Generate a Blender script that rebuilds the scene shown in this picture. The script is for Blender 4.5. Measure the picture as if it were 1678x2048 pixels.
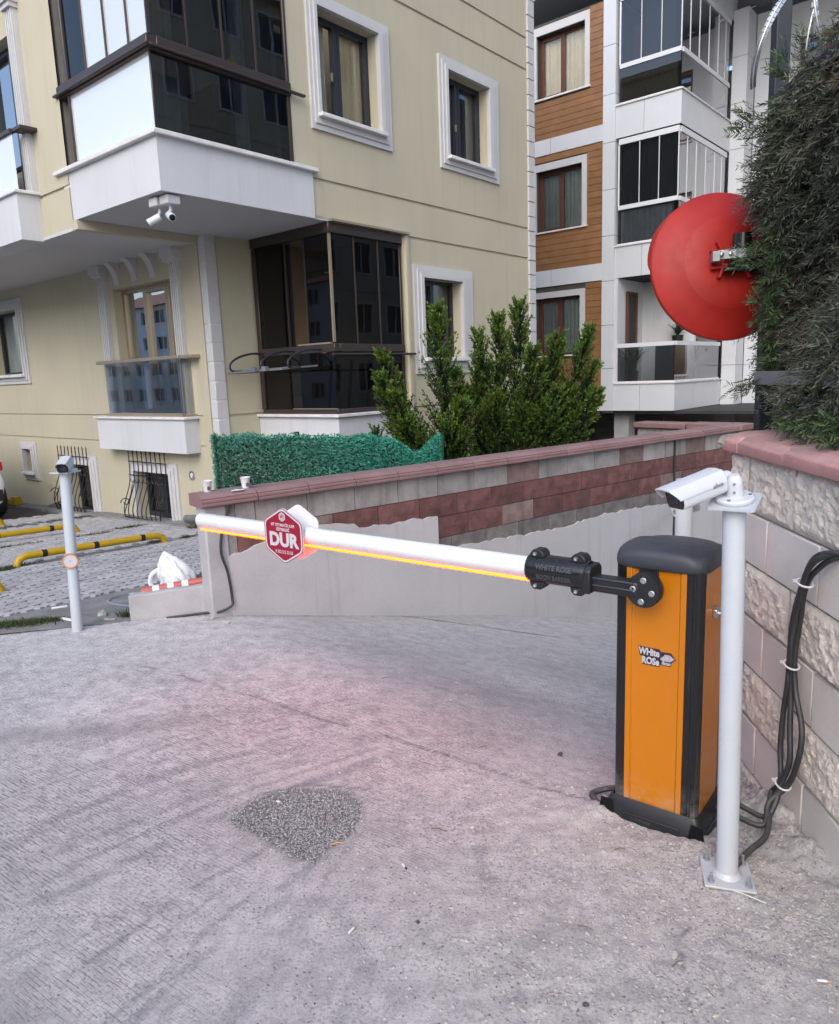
import bpy, bmesh, math, random
import numpy as np
from mathutils import Vector, Matrix, Euler

random.seed(7); rng = np.random.default_rng(7)
S = bpy.context.scene
for o in list(bpy.data.objects):
    bpy.data.objects.remove(o)
COL = S.collection
R = math.radians

# ------------------------------------------------------------------ camera
CAM_H = 1.6
pitch, roll = R(10.332), R(-2.1075)
f0 = Vector((0, math.cos(pitch), -math.sin(pitch)))
u0 = Vector((0, math.sin(pitch), math.cos(pitch)))
r0 = Vector((1, 0, 0))
rr = r0 * math.cos(roll) + u0 * math.sin(roll)
uu = -r0 * math.sin(roll) + u0 * math.cos(roll)
cam_d = bpy.data.cameras.new('camera')
cam = bpy.data.objects.new('camera', cam_d); COL.objects.link(cam)
cam.matrix_world = Matrix(((rr.x, uu.x, -f0.x, 0), (rr.y, uu.y, -f0.y, 0), (rr.z, uu.z, -f0.z, CAM_H), (0, 0, 0, 1)))
cam_d.sensor_fit = 'HORIZONTAL'; cam_d.sensor_width = 36.0
cam_d.lens = 36.0 * 1480 / 1678
cam_d.clip_start = 0.05; cam_d.clip_end = 500
S.camera = cam
S.render.resolution_x, S.render.resolution_y = 839, 1024

# ------------------------------------------------------------------ light
SUN_EL, SUN_AZ = R(38), R(197)          # azimuth clockwise from +Y: behind the camera, to its left
w_ = bpy.data.worlds.new('World'); S.world = w_; w_.use_nodes = True
wn = w_.node_tree; bgn = wn.nodes['Background']
sky = wn.nodes.new('ShaderNodeTexSky'); sky.sky_type = 'NISHITA'; sky.sun_disc = False
sky.sun_elevation = SUN_EL; sky.sun_rotation = SUN_AZ
sky.air_density = 1.15; sky.dust_density = 3.0; sky.ozone_density = 3.0
wn.links.new(sky.outputs[0], bgn.inputs[0]); bgn.inputs[1].default_value = 0.15
sd = bpy.data.lights.new('sun', 'SUN'); sd.energy = 0.5; sd.angle = R(60); sd.color = (1, .955, .905)
sun = bpy.data.objects.new('sun', sd); COL.objects.link(sun)
sdir = Vector((math.sin(SUN_AZ) * math.cos(SUN_EL), math.cos(SUN_AZ) * math.cos(SUN_EL), math.sin(SUN_EL)))
sun.rotation_euler = sdir.to_track_quat('Z', 'Y').to_euler()
sun.location = (-6, -8, 12)
S.view_settings.view_transform = 'Standard'; S.view_settings.look = 'None'
S.view_settings.gamma = 1.0; S.view_settings.use_curve_mapping = False
S.view_settings.exposure = 1.02

# ------------------------------------------------------------------ materials
def _n(nt, t, **k):
    n = nt.nodes.new(t)
    for a, b in k.items(): setattr(n, a, b)
    return n

def noise(nt, vec, scale, detail=4, rough=.55):
    n = _n(nt, 'ShaderNodeTexNoise'); n.inputs['Scale'].default_value = scale
    n.inputs['Detail'].default_value = detail; n.inputs['Roughness'].default_value = rough
    nt.links.new(vec, n.inputs['Vector']); return n.outputs['Fac']

def maprange(nt, v, a, b, c=0., d=1.):
    n = _n(nt, 'ShaderNodeMapRange'); n.inputs[1].default_value = a; n.inputs[2].default_value = b
    n.inputs[3].default_value = c; n.inputs[4].default_value = d
    nt.links.new(v, n.inputs[0]); return n.outputs[0]

def math_(nt, op, a, b=None):
    n = _n(nt, 'ShaderNodeMath', operation=op)
    for i, x in enumerate((a, b)):
        if x is None: continue
        if isinstance(x, (int, float)): n.inputs[i].default_value = x
        else: nt.links.new(x, n.inputs[i])
    return n.outputs[0]

def mix(nt, fac, a, b, mode='MIX'):
    n = _n(nt, 'ShaderNodeMix', data_type='RGBA', blend_type=mode)
    for s, x in ((n.inputs[0], fac), (n.inputs[6], a), (n.inputs[7], b)):
        if isinstance(x, (int, float)): s.default_value = x
        elif isinstance(x, tuple): s.default_value = (*x[:3], 1)
        else: nt.links.new(x, s)
    return n.outputs[2]

def new_mat(name):
    m = bpy.data.materials.new(name); m.use_nodes = True
    nt = m.node_tree; p = nt.nodes['Principled BSDF']
    return m, nt, p

def scaled(nt, vec, s):
    n = _n(nt, 'ShaderNodeMapping'); n.inputs['Scale'].default_value = s
    nt.links.new(vec, n.inputs[0]); return n.outputs[0]

def pos(nt):
    return _n(nt, 'ShaderNodeNewGeometry').outputs['Position']

def bump(nt, p, h, strength, dist=.01):
    b = _n(nt, 'ShaderNodeBump'); b.inputs['Strength'].default_value = strength
    b.inputs['Distance'].default_value = dist
    nt.links.new(h, b.inputs['Height']); nt.links.new(b.outputs[0], p.inputs['Normal'])
    return b

def MAT(name, col, rough=.7, metal=0., var=.10, vs=3., fine=.06, fs=40., bmp=0., bs=120., bd=.004,
        rand=0., stain=0., stain_col=(.12, .10, .08), streak=False, spec=.5, coat=0., dust=0., splash=0., drip=0., drip_col=(.22, .21, .195)):
    """A procedural surface: base colour, broad and fine mottling, stains or run-down streaks, per-piece tone, relief."""
    m, nt, p = new_mat(name)
    P = pos(nt)
    c = mix(nt, maprange(nt, noise(nt, P, vs), .3, .7), tuple(x * (1 - var) for x in col), tuple(min(1, x * (1 + var)) for x in col))
    if fine:
        c = mix(nt, maprange(nt, noise(nt, P, fs, 6, .7), .3, .7), mix(nt, 1.0, c, (1 - fine,) * 3, 'MULTIPLY'), c)
    if stain:
        vec = scaled(nt, P, (5, 5, .5)) if streak else P
        f = maprange(nt, noise(nt, vec, 1.6, 6, .65), .5, .8, 0, stain)
        c = mix(nt, f, c, stain_col)
    if rand:
        oi = _n(nt, 'ShaderNodeObjectInfo').outputs['Random']
        h = _n(nt, 'ShaderNodeHueSaturation')
        nt.links.new(maprange(nt, oi, 0, 1, 1 - rand, 1 + rand), h.inputs['Value'])
        nt.links.new(c, h.inputs['Color']); c = h.outputs[0]
    if dust:
        g = _n(nt, 'ShaderNodeNewGeometry').outputs['Normal']
        s = _n(nt, 'ShaderNodeSeparateXYZ'); nt.links.new(g, s.inputs[0])
        f = math_(nt, 'MULTIPLY', maprange(nt, s.outputs[2], .2, .9, .12, 1), maprange(nt, noise(nt, P, 14, 6, .7), .3, .75, .2 * dust, dust))
        c = mix(nt, f, c, (.34, .31, .29))
    if drip:                                             # rain run-down marks
        f = math_(nt, 'MULTIPLY', maprange(nt, noise(nt, scaled(nt, P, (11, 11, .45)), 1.0, 5, .6), .54, .74, 0, drip), maprange(nt, noise(nt, P, .9, 3), .38, .62, .1, 1))
        c = mix(nt, f, c, drip_col)
    if splash:                                           # road dust thrown up on the foot of the thing
        s = _n(nt, 'ShaderNodeSeparateXYZ'); nt.links.new(P, s.inputs[0])
        f = math_(nt, 'MULTIPLY', maprange(nt, s.outputs[2], .17, .03, 0, 1), maprange(nt, noise(nt, P, 16, 6, .75), .40, .66, .0, splash))
        c = mix(nt, f, c, (.46, .43, .41))
        c = mix(nt, maprange(nt, noise(nt, scaled(nt, P, (40, 40, 2.5)), 1.0, 4, .7), .60, .72, 0, splash * .22), c, (.40, .36, .32))
    nt.links.new(c, p.inputs['Base Color'])
    p.inputs['Roughness'].default_value = rough; p.inputs['Metallic'].default_value = metal
    p.inputs['Specular IOR Level'].default_value = spec
    if coat: p.inputs['Coat Weight'].default_value = coat
    if rough > .15:
        nt.links.new(maprange(nt, noise(nt, P, vs * 4), .3, .7, rough * .85, min(1, rough * 1.15)), p.inputs['Roughness'])
    if bmp:
        bump(nt, p, noise(nt, P, bs, 6, .65), bmp, bd)
    return m

def GLASS(name, tint, refl=.08, gloss=.0, gcol=(.95, .96, 1), sky_white=0.):
    """Thin window glass: tinted see-through with a mirror reflection that grows at grazing angles."""
    m, nt, p = new_mat(name); nt.nodes.remove(p)
    out = nt.nodes['Material Output']
    t = _n(nt, 'ShaderNodeBsdfTransparent'); t.inputs[0].default_value = (*tint, 1)
    g = _n(nt, 'ShaderNodeBsdfGlossy'); g.inputs['Roughness'].default_value = gloss
    g.inputs[0].default_value = (*gcol, 1)
    # slight waviness of the panes
    b = _n(nt, 'ShaderNodeBump'); b.inputs['Strength'].default_value = .05; b.inputs['Distance'].default_value = .02
    nt.links.new(noise(nt, pos(nt), 1.3, 2), b.inputs['Height']); nt.links.new(b.outputs[0], g.inputs['Normal'])
    lw = _n(nt, 'ShaderNodeFresnel'); lw.inputs[0].default_value = 1.52
    f = maprange(nt, lw.outputs[0], 0.04, 1, refl, 1)
    mx = _n(nt, 'ShaderNodeMixShader')
    nt.links.new(f, mx.inputs[0]); nt.links.new(t.outputs[0], mx.inputs[1]); nt.links.new(g.outputs[0], mx.inputs[2])
    if sky_white:                                             # diffuse white mixed in, standing for bright sky mirrored in the pane
        df = _n(nt, 'ShaderNodeBsdfDiffuse'); df.inputs[0].default_value = (.86, .85, .84, 1); m2 = _n(nt, 'ShaderNodeMixShader'); m2.inputs[0].default_value = sky_white
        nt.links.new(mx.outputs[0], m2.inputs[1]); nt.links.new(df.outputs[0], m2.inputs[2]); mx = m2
    nt.links.new(mx.outputs[0], out.inputs[0]); return m

def LEAF(name, a, b, rough=.6, transl=.25, var=.3, third=None):
    """Leaf colour runs from a to b by each leaf's own stored age, with clump-scale variation."""
    m, nt, p = new_mat(name)
    at = _n(nt, 'ShaderNodeAttribute', attribute_name='tint').outputs['Fac']
    c = mix(nt, at, a, b)
    if third:
        at2 = _n(nt, 'ShaderNodeAttribute', attribute_name='dry').outputs['Fac']
        c = mix(nt, at2, c, third)
    c = mix(nt, maprange(nt, noise(nt, pos(nt), 6), .3, .7), mix(nt, 1., c, (1 - var,) * 3, 'MULTIPLY'), c)
    nt.links.new(c, p.inputs['Base Color']); p.inputs['Roughness'].default_value = rough
    p.inputs['Specular IOR Level'].default_value = .3
    if transl:
        out = nt.nodes['Material Output']; t = _n(nt, 'ShaderNodeBsdfTranslucent'); nt.links.new(c, t.inputs[0])
        mx = _n(nt, 'ShaderNodeMixShader'); mx.inputs[0].default_value = transl
        nt.links.new(p.outputs[0], mx.inputs[1]); nt.links.new(t.outputs[0], mx.inputs[2]); nt.links.new(mx.outputs[0], out.inputs[0])
    return m

def EMIT(name, col, s):
    m, nt, p = new_mat(name)
    p.inputs['Base Color'].default_value = (*col, 1)
    p.inputs['Emission Color'].default_value = (*col, 1); p.inputs['Emission Strength'].default_value = s
    return m

# ------------------------------------------------------------------ mesh helpers
class B:
    """Collects shapes and links them as ONE mesh object."""
    def __init__(s): s.v = []; s.f = []
    def add(s, vs, fs):
        n = len(s.v); s.v += [tuple(v) for v in vs]; s.f += [tuple(i + n for i in f) for f in fs]; return s
    def box8(s, c):
        return s.add(c, [(0, 3, 2, 1), (4, 5, 6, 7), (0, 1, 5, 4), (1, 2, 6, 5), (2, 3, 7, 6), (3, 0, 4, 7)])
    def box(s, c, d, m=None):
        x, y, z = (k / 2 for k in d)
        pts = [Vector(q) for q in ((-x, -y, -z), (x, -y, -z), (x, y, -z), (-x, y, -z), (-x, -y, z), (x, -y, z), (x, y, z), (-x, y, z))]
        c = Vector(c)
        return s.box8([(m @ p if m else p) + c for p in pts])
    def fbox(s, T, a0, a1, z0, z1, d0, d1):
        return s.box8([T(a0, z0, d0), T(a1, z0, d0), T(a1, z0, d1), T(a0, z0, d1), T(a0, z1, d0), T(a1, z1, d0), T(a1, z1, d1), T(a0, z1, d1)])
    def bar(s, p0, p1, w, h, up=(0, 0, 1)):
        p0, p1 = Vector(p0), Vector(p1); d = (p1 - p0).normalized(); up = Vector(up)
        if abs(d.dot(up)) > .98: up = Vector((1, 0, 0))
        a = d.cross(up).normalized() * w / 2; b = a.cross(d).normalized() * h / 2
        return s.box8([p0 - a - b, p0 + a - b, p1 + a - b, p1 - a - b, p0 - a + b, p0 + a + b, p1 + a + b, p1 - a + b])
    def tube(s, path, r, n=10, caps=True):
        path = [Vector(p) for p in path]; m = len(path)
        rs = r if isinstance(r, (list, tuple)) else [r] * m
        ref = None; rings = []
        for i, p in enumerate(path):
            d = (path[min(i + 1, m - 1)] - path[max(i - 1, 0)])
            d = d.normalized() if d.length > 1e-9 else Vector((0, 0, 1))
            if ref is None:
                ref = Vector((0, 0, 1)) if abs(d.z) < .9 else Vector((1, 0, 0))
            a = (ref - d * ref.dot(d)).normalized(); ref = a; b = d.cross(a)
            rings.append([p + (a * math.cos(t) + b * math.sin(t)) * rs[i] for t in (2 * math.pi * k / n for k in range(n))])
        fs = [(i * n + k, i * n + (k + 1) % n, (i + 1) * n + (k + 1) % n, (i + 1) * n + k) for i in range(m - 1) for k in range(n)]
        if caps: fs += [tuple(range(n))[::-1], tuple((m - 1) * n + k for k in range(n))]
        return s.add([v for q in rings for v in q], fs)
    def lathe(s, prof, n=24, M=None, cap0=True, cap1=True):
        vs = [Vector((r * math.cos(2 * math.pi * k / n), r * math.sin(2 * math.pi * k / n), z)) for r, z in prof for k in range(n)]
        if M: vs = [M @ v for v in vs]
        m = len(prof)
        fs = [(i * n + k, i * n + (k + 1) % n, (i + 1) * n + (k + 1) % n, (i + 1) * n + k) for i in range(m - 1) for k in range(n)]
        if cap0: fs.append(tuple(range(n))[::-1])
        if cap1: fs.append(tuple((m - 1) * n + k for k in range(n)))
        return s.add(vs, fs)
    def prism(s, poly, F, d0, d1):
        n = len(poly)
        return s.add([F(x, y, d0) for x, y in poly] + [F(x, y, d1) for x, y in poly],
                     [tuple(range(n))[::-1], tuple(range(n, 2 * n))] + [(i, (i + 1) % n, n + (i + 1) % n, n + i) for i in range(n)])
    def build(s, name, m, parent=None, smooth=False, bevel=0, seg=2, normals=True, loc=None):
        me = bpy.data.meshes.new(name); me.from_pydata(s.v, [], s.f)
        if normals:
            bm = bmesh.new(); bm.from_mesh(me); bmesh.ops.recalc_face_normals(bm, faces=bm.faces); bm.to_mesh(me); bm.free()
        me.materials.append(m)
        o = bpy.data.objects.new(name, me); COL.objects.link(o)
        if parent: o.parent = parent
        if loc: o.location = loc
        if smooth or bevel:
            me.polygons.foreach_set('use_smooth', [True] * len(me.polygons))
            me.set_sharp_from_angle(angle=R(38))
        if bevel:
            b = o.modifiers.new('bevel', 'BEVEL'); b.width = bevel; b.segments = seg; b.limit_method = 'ANGLE'; b.angle_limit = R(40)
            b.harden_normals = False
        return o

def tag(o, label=None, cat=None, group=None, kind=None):
    if label: o['label'] = label
    if cat: o['category'] = cat
    if group: o['group'] = group
    if kind: o['kind'] = kind
    return o

def empty(name, loc, rz=0, label=None, cat=None, group=None):
    o = bpy.data.objects.new(name, None); COL.objects.link(o); o.location = loc; o.rotation_euler = (0, 0, rz)
    o.empty_display_size = .1
    return tag(o, label, cat, group)

def inst(src, name, parent=None, M=None):
    """A further object sharing the mesh of src."""
    o = bpy.data.objects.new(name, src.data); COL.objects.link(o)
    if parent: o.parent = parent
    if M is not None: o.matrix_local = M
    for md in src.modifiers:
        if md.type == 'BEVEL':
            b = o.modifiers.new('bevel', 'BEVEL'); b.width = md.width; b.segments = md.segments; b.limit_method = 'ANGLE'; b.angle_limit = md.angle_limit
    return o

def np_mesh(name, V, m, parent=None, attrs=None, smooth=False):
    """V: (N, k, 3) separate k-gons, one mesh."""
    N, k, _ = V.shape
    me = bpy.data.meshes.new(name)
    me.vertices.add(N * k); me.vertices.foreach_set('co', np.ascontiguousarray(V, dtype=np.float32).ravel())
    me.loops.add(N * k); me.loops.foreach_set('vertex_index', np.arange(N * k, dtype=np.int32))
    me.polygons.add(N); me.polygons.foreach_set('loop_start', np.arange(0, N * k, k, dtype=np.int32))
    me.update(calc_edges=True)
    for an, av in (attrs or {}).items():
        at = me.attributes.new(an, 'FLOAT', 'FACE'); at.data.foreach_set('value', np.asarray(av, dtype=np.float32))
    me.materials.append(m)
    o = bpy.data.objects.new(name, me); COL.objects.link(o)
    if parent: o.parent = parent
    return o

def text_obj(name, body, size, m, parent, M, off=0.0, ext=.0008, align='CENTER', sx=1.0):
    cu = bpy.data.curves.new(name, 'FONT'); cu.body = body; cu.size = size; cu.offset = off; cu.extrude = ext
    cu.align_x = align; cu.align_y = 'CENTER'; cu.resolution_u = 3
    to = bpy.data.objects.new('tmp', cu); COL.objects.link(to)
    dg = bpy.context.evaluated_depsgraph_get(); dg.update()
    me = bpy.data.meshes.new_from_object(to.evaluated_get(dg)); bpy.data.objects.remove(to)
    me.name = name; me.materials.clear(); me.materials.append(m)
    o = bpy.data.objects.new(name, me); COL.objects.link(o); o.parent = parent
    o.matrix_local = M @ Matrix.Diagonal((sx, 1, 1, 1))
    return o

def smoothpath(pts, n=8):
    """Catmull-Rom through pts."""
    P = [Vector(p) for p in pts]; P = [P[0] * 2 - P[1]] + P + [P[-1] * 2 - P[-2]]; out = []
    for i in range(1, len(P) - 2):
        for k in range(n):
            t = k / n; a, b, c, d = P[i - 1:i + 3]
            out.append(.5 * ((2 * b) + (c - a) * t + (2 * a - 5 * b + 4 * c - d) * t * t + (3 * b - a - 3 * c + d) * t ** 3))
    return out + [P[-2]]

# ------------------------------------------------------------------ palette
m_yellow = MAT('yellow_render', (.475, .435, .322), .9, var=.05, vs=.9, fine=.1, fs=120, bmp=.35, bs=260, bd=.003, stain=.34, stain_col=(.31, .29, .235), streak=True, drip=.22, drip_col=(.27, .25, .20))
m_white = MAT('white_render', (.545, .555, .58), .85, var=.05, vs=1.2, fine=.08, fs=90, bmp=.22, bs=200, bd=.003, stain=.30, stain_col=(.42, .40, .37), streak=True, drip=.28, drip_col=(.36, .34, .31))
m_soffit = MAT('soffit_paint', (.50, .50, .51), .9, var=.05, vs=.8, fine=.05)
m_trim = MAT('white_trim', (.51, .505, .51), .6, var=.04, fine=.05, stain=.22, stain_col=(.45, .43, .40), streak=True, drip=.25, drip_col=(.38, .36, .33))
m_marble = MAT('marble_ledge', (.66, .65, .64), .45, var=.1, vs=7, fine=.12, fs=30)
m_brown = MAT('brown_aluminium', (.060, .044, .040), .38, .35, var=.08, fine=.03)
m_bronze = MAT('bronze_aluminium', (.42, .34, .25), .33, .6, var=.06, fine=.03)
m_charc = MAT('charcoal_frame', (.022, .025, .034), .4, 0, var=.08, fine=0)
m_pvc = MAT('white_metal', (.60, .62, .65), .35, .0, var=.03, fine=.02)
m_mahog = MAT('mahogany_frame', (.105, .035, .024), .42, var=.18, vs=14, fine=.1)
m_curtain = MAT('net_curtain', (.66, .60, .46), .95, var=.08, vs=5, fine=.05)
m_curtain2 = MAT('grey_net_curtain', (.46, .50, .50), .95, var=.08, vs=5, fine=.05)
m_cream = MAT('cream_blind', (.90, .76, .50), .95, var=.05, vs=4, fine=.05)
m_dark = MAT('dark_interior', (.035, .036, .04), .9)
m_room = MAT('room_paint', (.22, .21, .19), .9)
m_roof = MAT('roof_tile', (.30, .14, .09), .8)
m_wood = MAT('cladding_wood', (.235, .112, .045), .55, var=.14, vs=5, fine=.16, fs=60, rand=.10, stain=.25, stain_col=(.16, .07, .025))
m_clad = MAT('white_cladding', (.54, .56, .595), .38, var=.03, vs=2, fine=.03, rand=.03, stain=.16, stain_col=(.48, .46, .42), streak=True)
m_joint = MAT('dark_joint', (.06, .055, .05), .9)
g_clear = GLASS('clear_glass', (.82, .86, .86), .10)
g_mirror = GLASS('reflective_glass', (.42, .46, .50), .50)
g_tint = GLASS('tinted_glass', (.34, .35, .38), .085)
g_dark = GLASS('dark_tinted_glass', (.085, .088, .10), .035)
g_rail = GLASS('railing_glass', (.50, .55, .58), .22)
m_iron = MAT('wrought_iron', (.018, .017, .019), .5, .2, var=.2, fine=.1)
m_black = MAT('black_plastic', (.012, .013, .016), .42, var=.15, fine=.12, fs=60, dust=.04)
m_gloss = MAT('black_profile', (.010, .010, .012), .22, var=.1, fine=.05, dust=.04, splash=.35)
m_cap = MAT('cap_plastic', (.038, .043, .055), .5, var=.15, vs=9, fine=.15, fs=70, bmp=.06, bs=300, dust=.08)
m_orange = MAT('orange_paint', (.48, .156, .0008), .36, var=.03, vs=3, fine=.02, coat=.1, splash=.3, stain=.0, stain_col=(.5, .3, .15))
m_bluewhite = MAT('post_paint', (.47, .515, .56), .32, var=.03, vs=4, fine=.04, stain=.10, stain_col=(.5, .47, .43), coat=.2, splash=.6)
m_camw = MAT('camera_white', (.56, .59, .63), .32, var=.02, fine=.02)
m_steel = MAT('zinc_steel', (.55, .57, .60), .32, .9, var=.1, fine=.1)
m_boom = MAT('boom_white', (.70, .705, .72), .30, var=.02, vs=2, fine=.02, coat=.2)
m_signred = MAT('sign_red', (.25, .003, .024), .5, var=.03, fine=.02)
m_signwhite = MAT('sign_white', (.50, .48, .51), .45, var=.02, fine=.02)
m_led = EMIT('led_strip', (1.0, .022, .0005), 21)
m_red = MAT('mirror_red', (.33, .016, .011), .52, stain=.25, stain_col=(.38, .06, .045), var=.14, vs=7, fine=.06, spec=.35)
m_rubber = MAT('cable_rubber', (.022, .024, .028), .5, var=.2, vs=20, fine=.1, dust=.25)
m_conc = MAT('concrete', (.40, .395, .41), .92, var=.12, vs=4, fine=.15, fs=80, bmp=.4, bs=150, bd=.003, stain=.35, stain_col=(.22, .21, .20))
m_plaster = MAT('cement_render', (.455, .445, .455), .9, var=.16, vs=1.6, fine=.10, fs=50, bmp=.35, bs=90, bd=.004, stain=.42, stain_col=(.27, .265, .28), drip=.60)
m_pinkcop = MAT('pink_coping', (.56, .285, .265), .85, var=.14, vs=5, fine=.16, fs=60, bmp=.4, bs=160, bd=.003, rand=.07, dust=.55)
m_mauvecop = MAT('mauve_coping', (.235, .132, .132), .7, var=.12, vs=5, fine=.12, fs=60, bmp=.2, bs=140, rand=.09, dust=.25)
m_redblock = MAT('red_block', (.165, .072, .066), .9, var=.34, vs=9, fine=.35, fs=45, bmp=.6, bs=90, bd=.008, rand=.16, stain=.5, stain_col=(.10, .07, .07), streak=True)
m_greyblock = MAT('grey_block', (.300, .283, .272), .9, var=.20, vs=6, fine=.18, fs=45, bmp=.4, bs=120, bd=.004, rand=.12, stain=.85, stain_col=(.095, .075, .068), streak=True)
m_buff = MAT('buff_block', (.66, .615, .575), .9, var=.07, vs=4, fine=.10, fs=90, bmp=.25, bs=160, bd=.003, rand=.05, stain=.22, stain_col=(.36, .31, .27))
m_buffrough = MAT('split_buff_block', (.72, .65, .58), .95, var=.10, vs=14, fine=.20, fs=110, bmp=.7, bs=150, bd=.012, rand=.05, stain=.2, stain_col=(.33, .25, .19))
m_mortar = MAT('mortar', (.27, .25, .225), .95, var=.2, vs=12, fine=.2, bmp=.5, bs=140)
m_stopyel = MAT('stop_yellow', (.46, .29, .006), .45, var=.1, vs=10, fine=.12, stain=.18, stain_col=(.2, .13, .04))
m_paver = MAT('paver', (.40, .39, .40), .9, var=.12, vs=6, fine=.2, fs=70, bmp=.4, bs=160, rand=.13, stain=.3, stain_col=(.19, .18, .17))
m_sand = MAT('joint_sand', (.075, .07, .065), .95, var=.3, vs=9, fine=.3, bmp=.5, bs=120)
m_strip = MAT('kerb_strip', (.225, .22, .22), .95, var=.25, vs=5, fine=.3, bmp=.5, bs=110, stain=.4, stain_col=(.10, .11, .08))
m_bag = MAT('plastic_bag', (.68, .71, .76), .4, var=.03, fine=.02)
m_stone = MAT('rubble_stone', (.42, .395, .37), .95, var=.2, vs=20, fine=.2, rand=.15)
m_gravel = MAT('asphalt_gravel', (.20, .205, .215), .9, var=.45, vs=60, fine=.3, fs=200)
m_paper = MAT('paper_white', (.66, .67, .68), .7, var=.03, fine=.03)
m_tan = MAT('filter_tan', (.50, .30, .13), .8)
m_twig = MAT('twig', (.15, .10, .07), .9, var=.3, vs=30)
m_post = MAT('dark_fence_metal', (.028, .032, .042), .5, .2, var=.2, fine=.15)
m_greypost = MAT('grey_fence_metal', (.17, .175, .19), .6, .2, var=.2, fine=.15)
m_bark = MAT('bark', (.10, .075, .055), .95, var=.3, vs=20, fine=.2, bmp=.6, bs=60)

# ================================================================== THE GROUND
def _hash(ix, iy, s):
    h = (ix.astype(np.int64) * 374761393 + iy.astype(np.int64) * 668265263 + s * 974634617) & 0x7fffffff
    h = ((h ^ (h >> 13)) * 1274126177) & 0x7fffffff
    return ((h ^ (h >> 16)) & 0xffff) / 65535.0

def vnoise(x, y, f, s=0, oct=4):
    out = 0; a = .5; tot = 0
    for o in range(oct):
        X, Y = x * f, y * f; ix, iy = np.floor(X), np.floor(Y); u, v = X - ix, Y - iy
        u = u * u * (3 - 2 * u); v = v * v * (3 - 2 * v)
        k = s + o * 17
        n = (_hash(ix, iy, k) * (1 - u) + _hash(ix + 1, iy, k) * u) * (1 - v) + (_hash(ix, iy + 1, k) * (1 - u) + _hash(ix + 1, iy + 1, k) * u) * v
        out = out + a * n; tot += a; a *= .5; f *= 2.03
    return out / tot

def sstep(a, b, x):
    t = np.clip((x - a) / (b - a), 0, 1); return t * t * (3 - 2 * t)

WP = np.array([-1.403, 5.034])            # near end of the left retaining wall, on its road face
WD = np.array([.779, .627]); WN = np.array([.627, -.779])   # along it; out of its face, to the ramp
def ramp_z(x, y):
    t = (x - WP[0]) * WD[0] + (y - WP[1]) * WD[1]
    t = np.minimum(t, 6.1)
    return -.12 * (t + np.sqrt(t * t + .0225)) + .0
def court_z(x, y): return -.055 * (y - 4.8)
EDGE_A = np.array([-2.843, 4.755]); EDGE_D = np.array([.971, .240]); EDGE_N = np.array([-.240, .971])

def beyond(x, y):
    """How far a point lies past the driveway's left edge or behind the retaining wall."""
    e = (x - EDGE_A[0]) * EDGE_N[0] + (y - EDGE_A[1]) * EDGE_N[1]
    w = -((x - WP[0]) * WN[0] + (y - WP[1]) * WN[1]) - .08
    t = (x - WP[0]) * WD[0] + (y - WP[1]) * WD[1]
    return np.where(t < -.02, e, np.where(x < -1.42, e, w))

def seg_dist(x, y, pts):
    d = np.full(x.shape, 9.)
    for (ax, ay), (bx, by) in zip(pts[:-1], pts[1:]):
        vx, vy = bx - ax, by - ay
        t = np.clip(((x - ax) * vx + (y - ay) * vy) / (vx * vx + vy * vy), 0, 1)
        d = np.minimum(d, np.hypot(x - ax - t * vx, y - ay - t * vy))
    return d

def wall_x(y): return 1.30 + .06 * (y - 2.13)          # road face of the right-hand block wall

GRAVEL = [(-.76, 2.52), (-.69, 2.64), (-.60, 2.705), (-.47, 2.715), (-.335, 2.69), (-.262, 2.61), (-.255, 2.53), (-.285, 2.40), (-.345, 2.33), (-.40, 2.25), (-.46, 2.27), (-.55, 2.35), (-.65, 2.43)]
def poly_in(x, y, poly):
    ins = np.zeros(x.shape, bool); n = len(poly)
    for i in range(n):
        (x1, y1), (x2, y2) = poly[i], poly[(i + 1) % n]
        c = ((y1 > y) != (y2 > y)) & (x < (x2 - x1) * (y - y1) / (y2 - y1 + 1e-9) + x1)
        ins ^= c
    return ins

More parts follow.
